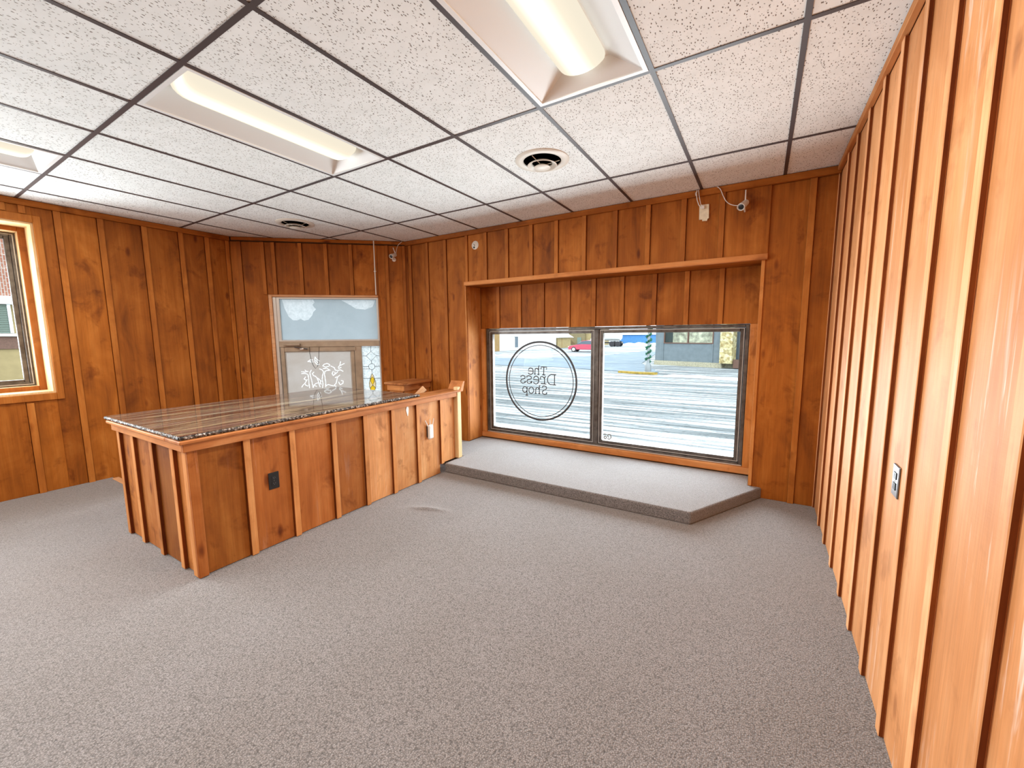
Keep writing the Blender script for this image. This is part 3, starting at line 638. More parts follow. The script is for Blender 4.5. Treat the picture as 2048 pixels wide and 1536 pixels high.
# ---- window_1: bronze double unit in the bay
win1 = empty('window_1', (0, WY, 0)); win1['kind'] = 'structure'
def rect_frame(x0, x1, z0, z1, wdt, y0, y1, name, mat, par, wz=None, b=.004):
    wz = wz or wdt
    m = MB(); m.box(x0, x0 + wdt, y0, y1, z0, z1, b); m.box(x1 - wdt, x1, y0, y1, z0, z1, b); m.box(x0 + wdt, x1 - wdt, y0, y1, z0, z0 + wz, b); m.box(x0 + wdt, x1 - wdt, y0, y1, z1 - wz, z1, b)
    return m.build(name, mat, par)
fr = rect_frame(-1.970, 1.030, .171, 1.543, .034, .325, .404, 'window_frame', BRONZE, win1, .030)
MB().box(-.485, -.432, .325, .404, .201, 1.513, .004).build('mullion', BRONZE, win1)
for (a, c) in ((-1.934, -.487), (-.430, .994)):
    s_ = rect_frame(a, c, .203, 1.511, .046 if a < -1 else .040, .345, .400, 'sash', BRONZE, win1, .040)
    rect_frame(a + .004, c - .004, .207, 1.507, .006, .338, .3445, 'glazing_bead', PALEALU, s_, b=.001)
    MB().box(a + .04, c - .04, .372, .377, .243, 1.471).build('pane', GLASS, s_)
MB().box(-1.966, 1.026, .321, .3245, .172, .182).build('sill_bead', PALEALU, win1)

# ---- window_2 (in view) and added_window_3: left wall side windows, the latter unseen and added for light
def side_window(name, W):
    win2 = empty(name, (LX, 0, 0), PI / 2); win2['kind'] = 'structure'
    a, c, z0, z1 = W
    rect_frame(a - .05, c + .05, z0 - .065, z1 + .065, .05, -.020, -.0005, 'casing', WB, win2, .065)
    m = MB(); m.box(a, a + .018, .0, .216, z0, z1); m.box(c - .018, c, .0, .216, z0, z1); m.box(a + .018, c - .018, .0, .216, z1 - .018, z1); m.box(a + .018, c - .018, .0, .216, z0, z0 + .018); m.build('jamb_lining', WPALE, win2)
    rect_frame(a, c, z0, z1, .066, .217, .236, 'stop_face', WCZ, win2, .06)
    rect_frame(a + .045, c - .045, z0 + .04, z1 - .04, .018, .2365, .352, 'inner_reveal', WPALE, win2, .018)
    rect_frame(a + .02, c - .02, z0 + .015, z1 - .015, .08, .353, .400, 'window_frame', BRONZE, win2, .08)
    rect_frame(a + .076, c - .076, z0 + .070, z1 - .070, .006, .348, .3525, 'glazing_bead', PALEALU, win2, b=.001)
    rect_frame(a + .10, c - .10, z0 + .09, z1 - .09, .035, .362, .395, 'sash', BRONZE, win2, .03)
    MB().box(a + .13, c - .13, .378, .383, z0 + .11, z1 - .11).build('pane', GLASS, win2)
side_window('window_2', WIN2); side_window('added_window_3', ADDED_WIN3)

# ---- door_1: aluminium entry door with transom and leaded sidelight, standing at street level
door = empty('door_1', (CL[0], CL[1], 0), EA); door['kind'] = 'structure'
def eb(name, s0, s1, z0, z1, y0, y1, mat, par=None, b=.003): return MB().box(es(s1), es(s0), y0, y1, z0, z1, b).build(name, mat, par or door)
eb('wood_trim', 1.735, 1.775, GZ, 2.005, -.006, .10, WPALEX); eb('wood_trim', .385, .412, GZ, 2.005, -.004, .10, WZ); eb('wood_trim', .412, 1.735, 1.978, 2.005, -.010, .10, WPALEX)
eb('door_jamb', 1.695, 1.735, GZ, 1.978, .012, .09, PALEALU); eb('door_jamb', .412, .422, GZ, 1.978, .02, .09, PALEALU)
eb('transom_bar', .422, 1.695, 1.325, 1.40, .014, .09, TAN)
tr = MB(); tr.box(es(1.695), es(1.66), .02, .07, 1.40, 1.978); tr.box(es(.44), es(.422), .02, .07, 1.40, 1.978); tr.box(es(1.66), es(.44), .02, .07, 1.955, 1.978); tr.box(es(1.66), es(.44), .02, .07, 1.40, 1.418)
tr.build('transom_frame', PALEALU, door)
tp = eb('transom_pane', .44, 1.66, 1.418, 1.955, .050, .054, GLASS, b=0)
from mathutils.geometry import tessellate_polygon
outer = [(es(1.66), 1.418), (es(.44), 1.418), (es(.44), 1.955), (es(1.66), 1.955)]
holes = [[(min(max(u, es(1.655)), es(.445)), min(z, 1.950)) for u, z in poly] for poly in FILMP]
loops = [[Vector((u, .049, z)) for u, z in L] for L in [outer] + holes]
MB().add([v for L in loops for v in L], [tuple(t) for t in tessellate_polygon(loops)]).build('frost_film', FILM, tp)
for L in loops[1:]: MB().add(L, [tuple(t) for t in tessellate_polygon([L])]).build('torn_film_patch', FILMTORN, tp)
eb('mullion', .665, .755, GZ, 1.325, .014, .09, TAN)
leaf = MB().box(es(1.690), es(1.640), .024, .068, GZ + .01, 1.3245, .004).box(es(.808), es(.760), .024, .068, GZ + .01, 1.3245, .004).box(es(1.64), es(.808), .024, .068, 1.262, 1.3245, .004).box(es(1.64), es(.808), .024, .068, GZ + .01, GZ + .25, .004).build('door_leaf', TAN, door)
dp = eb('pane', .808, 1.640, GZ + .25, 1.262, .050, .054, GLASS, leaf, b=0)
def etched(u0, u1, z0, z1, y, cell, strokes, half):
    """one frosted sheet cut into fine cells: those under a stroke belong to the etched picture"""
    nu, nz = int((u1 - u0) / cell), int((z1 - z0) / cell)
    uu = u0 + (np.arange(nu) + .5) * (u1 - u0) / nu; zz = z0 + (np.arange(nz) + .5) * (z1 - z0) / nz
    U, Z = np.meshgrid(uu, zz); on = np.zeros(U.shape, bool)
    for st in strokes:
        for (a0, c0), (a1, c1) in zip(st[:-1], st[1:]):
            L2 = (a1 - a0) ** 2 + (c1 - c0) ** 2 + 1e-9; t = np.clip(((U - a0) * (a1 - a0) + (Z - c0) * (c1 - c0)) / L2, 0, 1)
            on |= (U - a0 - t * (a1 - a0)) ** 2 + (Z - c0 - t * (c1 - c0)) ** 2 < half ** 2
    V = [(u0 + (u1 - u0) * i / nu, y, z0 + (z1 - z0) * j / nz) for j in range(nz + 1) for i in range(nu + 1)]
    def faces(mask): return [(j * (nu + 1) + i, j * (nu + 1) + i + 1, (j + 1) * (nu + 1) + i + 1, (j + 1) * (nu + 1) + i) for j, i in zip(*np.nonzero(mask))]
    return V, faces(~on), faces(on)
V_, F0, F1 = etched(es(1.640), es(.808), .60, 1.262, .049, .0042, ETCH, .0048)
link('frosting', pydata('frosting', V_, F0), ETCHG, dp)
MB().add([(es(1.640), .049, GZ + .25), (es(.808), .049, GZ + .25), (es(.808), .049, .60), (es(1.640), .049, .60)], [(0, 1, 2, 3)]).build('frosting', ETCHG, dp)
link('etched_scene', pydata('etched_scene', V_, F1), ETCHL, dp)
rect_frame(es(1.634), es(.814), GZ + .26, 1.256, .006, .040, .0455, 'glazing_bead', PALEALU, leaf, b=.001)
cl = eb('door_closer', 1.43, 1.63, 1.345, 1.372, -.03, .012, TAN)
MB().tube([(es(1.50), -.012, 1.325), (es(1.42), -.03, 1.312), (es(1.34), -.012, 1.298)], .008, 6).build('closer_arm', STEEL, cl)
MB().box(es(1.43), es(1.385), -.034, -.018, 1.292, 1.312, .003).build('closer_shoe', PLASTIC, cl)
eb('corner_bracket', .735, .86, 1.268, 1.318, .004, .022, TAN)
eb('push_bar', .83, 1.62, .28, .32, -.05, -.02, PALEALU)
lp = eb('sidelight_pane', .432, .662, GZ + .1, 1.322, .052, .055, GLASS, b=0)
MB().add([(es(.662), .0495, GZ + .1), (es(.432), .0495, GZ + .1), (es(.432), .0495, 1.322), (es(.662), .0495, 1.322)], [(0, 1, 2, 3)]).build('textured_glass', TEXG, lp)
eb('sidelight_frame', .422, .434, GZ, 1.325, .03, .07, PALEALU)
m = MB()
for st in LEAD: m.tube([(min(max(u, es(.662)), es(.432)), .0435, z) for u, z in st], .0042, 4, flat=(0, 1, 0))
m.tube([(es(.655), .0435, .4), (es(.437), .0435, .4)], .0042, 4, flat=(0, 1, 0)); m.tube([(es(.545), .0435, .72), (es(.545), .0435, -.6)], .0042, 4, flat=(0, 1, 0))
m.build('lead_cames', LEADM, lp)
for i, poly in enumerate(AMBER): MB().prism(poly, .0440, .0448, axis='y').build('amber_piece', AMBERG if i < 2 else AMBERP, lp)

# ================================================================ counter
ctr = empty('checkout_counter', (-1.70, -1.19, 0))
tag(ctr, 'long waist-high board and batten counter base running to the carpeted platform', 'counter')
ox, oy = 1.70, 1.19
def cb(name, x0, x1, y0, y1, z0, z1, mat, b=.002): return centred(name, x0 + ox, x1 + ox, y0 + oy, y1 + oy, z0, z1, mat, ctr, b)
ZB, ZT = .004, .800
m = MB(); m.box(-2.83 + ox, -1.742 + ox, -1.148 + oy, .68 + oy, .004, .845); m.box(-1.85 + ox, -1.742 + ox, .68 + oy, 1.03 + oy, .004, .845); m.box(-1.85 + ox, -1.742 + ox, 1.03 + oy, 1.34 + oy, .104, .845)
m.build('carcass', CORE, ctr)
fe = [-1.19, -.885, -.582, -.247, .052, .358, .673, 1.017, 1.262, 1.345]
fb = [-1.19, -.885, -.582, -.247, .052, .358, .673, 1.017, 1.262]
for i, (a, c) in enumerate(zip(fe[:-1], fe[1:])):
    zb = .104 if a > 1.0 else ZB
    if i == 6: # this board ends on the floor before the platform
        pass
    cb('board', -1.741, -1.7215, (a if i else -1.168) + .0015, c - .0015, zb, ZT + .04, (WCD, WCM, WCM, WCZ, WCL, WCL, WCL, WCL, WCL)[i])
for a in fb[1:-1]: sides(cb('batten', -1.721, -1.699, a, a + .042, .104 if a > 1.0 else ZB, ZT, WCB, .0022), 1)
cb('corner_board', -1.721, -1.699, -1.190, -1.138, ZB, ZT, WCM, .003)
cb('end_board', -1.726, -1.672, 1.268, 1.335, .104, .90, WPALE, .006)
xe = [-2.872, -2.82, -2.552, -2.226, -1.904, -1.722]
for (a, c), mt in zip(zip(xe[:-1], xe[1:]), (WCM, WCZ, WCZ, WCD, WCZ)): cb('board', a + .0015, c - .0015, -1.168, -1.149, ZB, ZT + .04, mt)
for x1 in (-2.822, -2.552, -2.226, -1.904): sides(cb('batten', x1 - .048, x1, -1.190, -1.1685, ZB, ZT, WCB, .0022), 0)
cb('corner_board', -1.775, -1.7215, -1.190, -1.1685, ZB, ZT, WCB, .003)
for k in range(6): cb('board', -2.85, -2.831, -1.148 + .305 * k, -1.148 + .305 * (k + 1) - .003, ZB, .845, WCZ)
for k in range(4): cb('board', -2.83 + .25 * k, -2.58 + .25 * k - .003, .681, .70, ZB, .845, WCZ)
cb('fascia', -1.699, -1.679, -1.212, 1.30, .797, .846, WCY, .003)
cb('fascia', -2.875, -1.700, -1.212, -1.1905, .797, .846, WCX, .003)
cb('cap_board', -1.870, -1.660, -1.232, 1.318, .8465, .868, WCY, .005)
cb('cap_board', -2.90, -1.871, -1.232, -1.10, .8465, .868, WCX, .005)
# raised return at the far end of the cap
m = MB(); m.prism([(1.318 + oy, .8465), (1.360 + oy, .8465), (1.392 + oy, .955), (1.372 + oy, .958), (1.318 + oy, .872)], -1.84 + ox, -1.664 + ox, axis='x'); m.build('cap_end', WCY, ctr)
# ---- granite top
def granite_top():
    x0, x1, y0, y1, zb, zt = -2.945, -1.690, -1.222, .712, .8690, .8935
    top = MB(); per = []
    rnd = random.Random(3)
    def edge(ax, ay, bx, by, n, nx, ny):
        for i in range(n):
            t = i / n; j = rnd.uniform(-.003, .003) if i else 0
            per.append((ax + (bx - ax) * t + nx * j, ay + (by - ay) * t + ny * j))
    edge(x0, y0, x1, y0, 80, 0, -1); edge(x1, y0, x1, y1, 120, 1, 0); edge(x1, y1, x0, y1, 40, 0, 1); edge(x0, y1, x0, y0, 60, -1, 0)
    slab = MB().prism([(p[0] - x1, p[1] - y0) for p in per], zb + .0045, zt).build('granite_top', GRANITE, None, loc=(x1, y0, 0))
    slab.data.materials.append(CHIP)
    for p in slab.data.polygons:
        if abs(p.normal.z) < .7: p.material_index = 1
    tag(slab, 'polished brown streaked granite slab with a chiselled edge on the wooden counter', 'countertop')
    # rough chiselled rim under the polished arris, front and near end
    m = MB(); cols = []
    def rim(ax, ay, bx, by, n, nx, ny):
        V = []; F = []
        for i in range(n + 1):
            t = i / n; x, y = ax + (bx - ax) * t, ay + (by - ay) * t
            for k, (o, z) in enumerate(((-.02, zt - .001), (.001, zt - .003), (.006, (zt + zb) / 2), (-.001, zb + .001), (-.02, zb + .001))):
                j = rnd.uniform(-.004, .004) if k in (1, 2, 3) else 0
                V.append((x + nx * (o + j), y + ny * (o + j), z + (rnd.uniform(-.003, .003) if k == 2 else 0)))
        for i in range(n):
            for k in range(4): F.append((i * 5 + k, (i + 1) * 5 + k, (i + 1) * 5 + k + 1, i * 5 + k + 1))
        m.add([(v[0] - x1, v[1] - y0, v[2]) for v in V], F)
    rim(x0, y0, x1, y0, 110, 0, -1); rim(x1, y0, x1, y1, 170, 1, 0); rim(x1, y1, x0, y1, 60, 0, 1); rim(x0, y1, x0, y0, 100, -1, 0)
    m.build('chiselled_edge', CHIP, slab)
granite_top()
# ---- half wall with a cap by the stairwell
hw = empty('half_wall', (-2.815, 1.70, 0)); tag(hw, 'short capped wooden half wall standing behind the granite counter', 'half wall')
def hb(name, x0, x1, y0, y1, z0, z1, mat, b=.003): return centred(name, x0 + 2.815, x1 + 2.815, y0 - 1.70, y1 - 1.70, z0, z1, mat, hw, b)
hb('body', -2.93, -2.70, 1.47, 1.923, .104, .80, CORE, 0)
for i in range(2): hb('board', -2.699, -2.680, 1.47 + .227 * i, 1.47 + .227 * (i + 1) - .003, .104, .80, WCZ)
hb('board', -2.93, -2.70, 1.450, 1.4695, .104, .80, WCZ)
hb('fascia', -2.955, -2.660, 1.430, 1.4495, .77, .845, WCX); hb('fascia', -2.679, -2.660, 1.45, 1.923, .77, .845, WCY)
hb('cap_board', -2.985, -2.635, 1.405, 1.923, .8455, .872, WCY, .006)
hw.location.z = 0.0
# ---- loose plank behind the counter
a, c = Vector((-2.30, .95, .60)), Vector((-1.99, 1.06, .910))
pl = MB(); L_ = (c - a).length
pl.box(-L_, .012, -.010, .010, -.062, 0, .002)
o = pl.build('loose_plank', WPALEX, None, loc=tuple(c))
o.rotation_euler = (0, -math.atan2(c.z - a.z, math.hypot(c.x - a.x, c.y - a.y)), math.atan2(c.y - a.y, c.x - a.x))
tag(o, 'pale bare plank leaning at a slant behind the counter end', 'plank')
# ================================================================ ceiling fixtures
def troffer(cx, cy, label, visible_parts=True):
    t = empty('ceiling_light', (cx, cy, H)); tag(t, label, 'ceiling light', 'recessed fluorescent lights')
    w, l = G / 2 - .014, G - .014                      # half sizes
    m = MB()
    for q in ((-w, -w + .022, -l, l), (w - .022, w, -l, l), (-w + .022, w - .022, -l, -l + .022), (-w + .022, w - .022, l - .022, l)): m.box(*q, -.003, .004)
    m.build('frame', WHITE, t)
    wi, li, wt, lt, zt = w - .022, l - .022, .122, l - .075, .085
    m = MB()
    A = [(-wi, -li, .003), (wi, -li, .003), (wi, li, .003), (-wi, li, .003)]; B = [(-wt, -lt, zt), (wt, -lt, zt), (wt, lt, zt), (-wt, lt, zt)]
    m.add(A + B, [(0, 4, 7, 3), (1, 2, 6, 5), (0, 1, 5, 4), (3, 7, 6, 2), (4, 5, 6, 7)])
    m.build('reflector', WHITE, t)
    m = MB(); V = []; F = []; nk = 14
    ys = [(-1, .0), (-.985, .45), (-.955, .75), (-.91, .94), (-.86, 1), (-.4, 1), (0, 1), (.4, 1), (.86, 1), (.91, .94), (.955, .75), (.985, .45), (1, .0)]
    LH = lt - .012
    for yy, s in ys:
        for k in range(nk + 1):
            a = PI * k / nk
            V.append((.115 * (.86 + .14 * s) * math.cos(a), yy * LH, zt - .003 - .074 * (.25 + .75 * s) * math.sin(a) ** .8 if 0 < k < nk else zt - .003))
    for i in range(len(ys) - 1):
        for k in range(nk): F.append((i * (nk + 1) + k, i * (nk + 1) + k + 1, (i + 1) * (nk + 1) + k + 1, (i + 1) * (nk + 1) + k))
    F.append(tuple(range(nk + 1))); F.append(tuple(range((len(ys) - 1) * (nk + 1), len(ys) * (nk + 1)))[::-1])
    m.add(V, F); m.build('lens', LENS, t, smooth=True)
    ld = bpy.data.lights.new('fluorescent_glow', 'AREA'); ld.shape = 'RECTANGLE'; ld.size = .20; ld.size_y = 1.0; ld.energy = LAMP_W; ld.color = (1, .92, .80)
    lo = bpy.data.objects.new('fluorescent_glow', ld); COL.objects.link(lo); lo.parent = t; lo.location = (0, 0, .003)
    return t
FL = ['recessed ceiling light left of centre, fully in view with its whole lit lens', 'large recessed ceiling light overhead, nearest the right plank wall', 'recessed ceiling light at the far left edge above the side window',
      'recessed ceiling light behind the viewer, left of two', 'recessed ceiling light behind the viewer, right of two', 'recessed ceiling light in the far rear corner of the room']
for (bx, by), lb_ in zip(FIX, FL): troffer((bx + .5) * G, (by + 1) * G, lb_)
def vent(cx, cy, label):
    t = empty('ceiling_vent', (cx, cy, H)); tag(t, label, 'vent', 'round ceiling vents')
    MB().lathe([(.196, .003), (.196, -.002), (.188, -.008), (.165, -.011), (.146, -.009), (.138, -.005), (.136, .001)], 40, cap=False).build('outer_ring', CREAM, t, smooth=True)
    MB().lathe([(.138, .0022), (.0001, .0022)], 32).build('duct_opening', DARK, t)
    MB().lathe([(.074, -.014), (.104, -.031), (.108, -.035), (.102, -.039), (.074, -.022)], 36, cap=False).build('middle_ring', CREAM, t, smooth=True)
    MB().lathe([(.024, -.026), (.056, -.044), (.060, -.049), (.052, -.054), (.024, -.059), (.0001, -.061)], 32).build('centre_cone', CREAM, t, smooth=True)
    m = MB()
    for k in range(3):
        a = 2 * PI * k / 3 + .4; m.tube([(.02 * math.cos(a), .02 * math.sin(a), -.03), (.126 * math.cos(a), .126 * math.sin(a), -.004)], .003, 4)
    m.build('spoke', CREAM, t)
vent(-.305, .625, 'round cream ceiling vent in the tile next to the overhead light'); vent(-3.385, .61, 'round cream ceiling vent above the entry corner, farther from the viewer')

# ================================================================ things on the walls
def orient(d):
    d = Vector(d).normalized(); return d.to_track_quat('Z', 'Y').to_matrix()
def security_camera(base, inward, front, back, ant, cable, label):
    base = Vector(base); t = empty('security_camera', base); tag(t, label, 'camera', 'white wireless cameras')
    P_ = lambda p: Vector(p) - base
    iw = Vector(inward).normalized()
    MB().lathe([(.0001, .012), (.020, .012), (.026, .006), (.026, -.001)], 20, M=orient(iw)).build('mount_base', PLASTIC, t, smooth=True)
    mid = (P_(front) + P_(back)) / 2
    MB().tube([iw * .008, iw * .035, mid], [.008, .007, .009], 8).build('bracket', PLASTIC, t, smooth=True)
    ax = (P_(front) - P_(back)); Ln = ax.length; Q = orient(ax)
    MB().lathe([(.0001, -.004), (.018, -.002), (.024, .006), (.026, Ln * .5), (.029, Ln * .72), (.030, Ln), (.0265, Ln + .001), (.0255, Ln - .006), (.0001, Ln - .0062)], 24, c=P_(back), M=Q).build('camera_body', PLASTIC, t, smooth=True)
    MB().lathe([(.021, 0), (.021, .003), (.012, .0055), (.0001, .006)], 20, c=P_(front) - ax.normalized() * .0055, M=Q).build('lens', BLACK, t, smooth=True)
    MB().tube([P_(p) for p in ant], [.0058, .0042], 8).build('antenna', PLASTIC, t, smooth=True)
    pts = [P_(p) for p in cable]; cur = []
    for i in range(len(pts) - 1):
        p0, p1, p2, p3 = pts[max(i - 1, 0)], pts[i], pts[i + 1], pts[min(i + 2, len(pts) - 1)]
        for k in range(5):
            s = k / 5; cur.append(.5 * ((2 * p1) + (-p0 + p2) * s + (2 * p0 - 5 * p1 + 4 * p2 - p3) * s * s + (-p0 + 3 * p1 - 3 * p2 + p3) * s ** 3))
    cur.append(pts[-1])
    MB().tube(cur, .0032, 6).build('cable', PLASTIC, t, smooth=True)
security_camera((.951, WY - .001 - .0, 2.48), (0, -1, 0), (.925, 1.80, 2.487), (.958, 1.895, 2.545), [(.952, 1.875, 2.553), (.951, 1.88, 2.640)],
                [(.948, 1.90, 2.54), (.898, 1.898, 2.529), (.845, 1.90, 2.546), (.809, 1.90, 2.577), (.784, 1.898, 2.622), (.758, 1.893, 2.684), (.730, 1.895, 2.712)],
                'white wireless camera with antenna high on the wall right of the window bay')
iw = (.66, -.751, 0)
security_camera((-3.150, 1.8235, 2.478), iw, (-3.088, 1.713, 2.497), (-3.100, 1.805, 2.535), [(-3.095, 1.797, 2.549), (-3.114, 1.779, 2.625)],
                [(-3.103, 1.815, 2.540), (-3.100, 1.824, 2.60), (-3.080, 1.835, 2.659), (-3.055, 1.855, 2.690), (-3.035, 1.870, 2.713)],
                'white wireless camera in the dark corner beside the door transom')
tb = empty('wired_patch', (.636, WY - .001 - BT, 2.516)); tag(tb, 'taped white wiring patch with two loose wires above the window bay', 'wiring')
MB().prism([(-.041, .070), (.036, .066), (.040, -.052), (.030, -.056), (.026, -.073), (-.012, -.070), (-.014, -.056), (-.038, -.056)], -.012, -.001, axis='y').build('taped_plate', PAPER, tb)
MB().box(-.026, .004, -.030, -.0125, .030, .058, .004).build('wire_connector', PLASTIC, tb)
m = MB(); m.tube([(-.062, -.035, .192), (-.066, -.035, .161), (-.058, -.03, .109), (-.045, -.025, .07), (-.028, -.018, .046)], .004, 6); m.tube([(-.050, -.035, .192), (-.042, -.035, .137), (-.028, -.03, .071), (-.012, -.018, .05)], .0028, 6)
m.tube([(-.062, -.035, .185), (-.074, -.035, .172), (-.072, -.035, .150), (-.060, -.035, .155)], .0028, 6); m.build('loose_wire', PLASTIC, tb)
rp = empty('round_cover_plate', (-1.873, WY - BT, 2.535)); tag(rp, 'round cream cover plate with a dark knocked-out hole above the bay', 'cover plate')
Q = orient((0, -1, 0))
MB().lathe([(.0001, .007), (.042, .006), (.050, .002), (.050, .0002)], 28, M=Q).build('disc', CREAM, rp, smooth=True)
MB().lathe([(.0001, .0015), (.0125, .001), (.0125, 0)], 14, c=(-.012, -.0072, -.026), M=Q).build('hole', BLACK, rp)
MB().prism([(-.022, .018), (-.004, .004), (.004, -.008), (-.006, -.006)], -.0088, -.0072, axis='y').build('slot', BLACK, rp)
cd = empty('conduit', (CL[0] + math.cos(EA) * es(.43), CL[1] + math.sin(EA) * es(.43), 2.01), EA); tag(cd, 'thin white conduit dropping from the ceiling to the door transom', 'conduit')
MB().tube([(0, -.040, .0), (0, -.040, .702)], .0075, 10).build('pipe', PLASTIC, cd, smooth=True); MB().box(-.014, .014, -.048, -.018, .30, .312, .002).build('clip', PLASTIC, cd)
ch = MB(); ch.tube([(u, -.035, z) for u, z in CHAIN[0]], .0032, 5)
o = ch.build('hanging_cord', BLACK, None, loc=(CL[0], CL[1], 0), rot=(0, 0, EA)); tag(o, 'dark cord looped over the top of the entry door', 'cord')

def outlet(name, loc, rz, body, face, label, w=.070, h=.115):
    t = empty(name, loc, rz); tag(t, label, 'outlet')
    MB().box(-w / 2, w / 2, -.006, 0, -h / 2, h / 2, .003).build('cover_plate', body, t)
    for s in (-1, 1):
        r = MB().box(-.017, .017, -.0085, -.006, s * .020 - .013, s * .020 + .013, .004).build('socket', face, t)
        mm = MB()
        for dx in (-.006, .006): mm.box(dx - .0013, dx + .0013, -.0090, -.0084, s * .020 - .002, s * .020 + .007)
        mm.box(-.002, .002, -.0090, -.0084, s * .020 - .009, s * .020 - .005); mm.build('slot', DARK if face is not BLACK else STEEL, r)
    MB().lathe([(.0001, .0015), (.003, .001), (.003, 0)], 8, c=(0, -.006, 0), M=orient((0, -1, 0))).build('screw', STEEL, t)
    return t
outlet('wall_outlet', (-1.7213, -.702, .466), PI / 2, BLACK, BLACK, 'black duplex outlet on the long side of the counter base', .072, .118)
outlet('wall_outlet', (RX, -.207, .912), -PI / 2, STEEL, BLACK, 'brushed steel outlet plate between battens of the right wall', .075, .118)
ex = empty('wifi_extender', (-1.7205, .862, .492), PI / 2); tag(ex, 'white plug-in wifi extender with three raised antennas on the counter front', 'wifi extender')
MB().box(-.037, .037, -.036, -.004, -.078, .070, .012).build('case', PLASTIC, ex)
MB().box(-.037, .037, -.0035, 0, -.060, .055, .002).build('wall_plate', BLACK, ex)
MB().lathe([(.0001, .002), (.012, .002), (.014, 0)], 20, c=(0, -.036, .040), M=orient((0, -1, 0))).build('button', WHITE, ex)
for dx, tx in ((-.034, -.072), (-.004, -.006), (.034, .052)): MB().tube([(dx, -.018, .055), (tx, -.02, .125)], [.005, .0038], 8).build('antenna', PLASTIC, ex, smooth=True)
pc = MB().prism([(.018 * math.cos(t) * (1 if math.sin(t) > 0 else .75), .042 * math.sin(t) - (.012 if math.sin(t) < -.8 else 0)) for t in [2 * PI * k / 14 for k in range(14)]], -.004, -.0002, axis='y').build('adhesive_hook', PLASTIC, None, loc=(-1.7213, .575, .752), rot=(0, 0, PI / 2))
tag(pc, 'small oval white stick-on hook near the top of the counter front', 'hook')

# ---- lettering on the left pane, read from the street
dec = empty('window_lettering', (-1.20, WY + .400, .885)); tag(dec, 'dark ring with mirrored words The Dress Shop on the left pane', 'window lettering')
ring = lambda r, n=72, sx=1.0: [(r * sx * math.cos(2 * PI * k / n), 0, r * math.sin(2 * PI * k / n)) for k in range(n)]
DY = -.031
sh = lambda st: [(x + 1.20, DY, z - .885) for x, z in st]
MB().tube([(x, DY, z) for x, y, z in ring(.487)], .017, 4, closed=True, flat=(0, 1, 0)).build('outer_ring', DECALM, dec)
MB().tube([(x, DY, z) for x, y, z in ring(.446)], .0070, 4, closed=True, flat=(0, 1, 0)).build('inner_ring', DECALM, dec)
for nm, a, c in (('word_the', 0, 8), ('word_dress', 8, 18), ('word_shop', 18, len(TEXT))):
    m = MB()
    for st in TEXT[a:c]: m.tube(sh(st), .0088, 4, flat=(0, 1, 0))
    m.build(nm, DECALM, dec)
stk = empty('pane_sticker', (-.33, WY + .400, .298)); tag(stk, 'tiny grey decal in the lower left corner of the right pane', 'sticker')
m = MB()
for st in STICK: m.tube([(x + .33, DY, z - .298) for x, z in st], .008, 4, flat=(0, 1, 0))
m.build('characters', plain('grey_vinyl', (.25, .26, .25), .6), stk)

# ================================================================ outdoors
gm = MB().add([(-160, -60, GZ - .03), (120, -60, GZ - .03), (120, 220, GZ - .03), (-160, 220, GZ - .03)], [(0, 1, 2, 3)]).build('snowy_ground', SNOW); tag(gm, kind='structure')
rd = MB().prism([(-40, 29.5), (-18.5, 24.2), (-14.6, 23.4), (-10.9, 23.6), (-6.6, 22.4), (-5.0, 22.1), (-3.9, 22.6), (-6.6, 29.5), (-9.5, 48.8), (-11.8, 54.8), (-12.9, 42.5), (-13.9, 38.3), (-17.2, 31.1), (-40, 34)], GZ - .03, GZ + .004)
rd = rd.build('asphalt_street', ASPH); tag(rd, kind='structure')
def bank(name, pts, w, h, label, seed):
    rn = random.Random(seed); V = []; F = []; rows_ = 7; n = len(pts)
    P2 = []
    for i in range(n - 1):
        for k in range(10): t = k / 10; P2.append((pts[i][0] + (pts[i + 1][0] - pts[i][0]) * t, pts[i][1] + (pts[i + 1][1] - pts[i][1]) * t))
    P2.append(pts[-1]); m = len(P2)
    for i, p in enumerate(P2):
        q = P2[min(i + 1, m - 1)]; q0 = P2[max(i - 1, 0)]; dx, dy = q[0] - q0[0], q[1] - q0[1]; L = math.hypot(dx, dy) or 1; nx_, ny_ = -dy / L, dx / L
        e = math.sin(PI * i / (m - 1)) ** .4; hh = h * rn.uniform(.45, 1) * e
        for k in range(rows_):
            t = k / (rows_ - 1) * 2 - 1; V.append((p[0] + nx_ * t * w * rn.uniform(.85, 1.1), p[1] + ny_ * t * w, GZ - .031 + hh * (1 - t * t) ** 1 * rn.uniform(.8, 1.1)))
    for i in range(m - 1):
        for k in range(rows_ - 1): F.append((i * rows_ + k, i * rows_ + k + 1, (i + 1) * rows_ + k + 1, (i + 1) * rows_ + k))
    o = MB().add(V, F).build(name, CLEAN, smooth=True); tag(o, label, 'snowbank', 'plowed snowbanks'); return o
bank('snowbank', [(-25, 35.2), (-22, 36.5), (-20.5, 40), (-19.6, 43.5)], .7, .25, 'low snowbank along the far side of the street before the white building', 1)
bank('snowbank', [(-25, 83), (-18, 81), (-8, 83)], 2.2, .7, 'distant snow ridge below the long blue wall', 2)
bank('snowbank', [(-15.5, 63), (-10.5, 60), (-6.5, 58)], 1.2, .45, 'snow heap by the road beyond the lamp post', 3)
bank('snowbank', [(-3.2, 21.2), (0, 20.3), (4, 19.6)], .5, .14, 'thin dirty snow ridge along the kerb of the blue-grey building', 4)

def frame_at(name, A, B, label, cat):
    t = empty(name, (A[0], A[1], GZ - .03), math.atan2(B[1] - A[1], B[0] - A[0])); tag(t, label, cat); return t
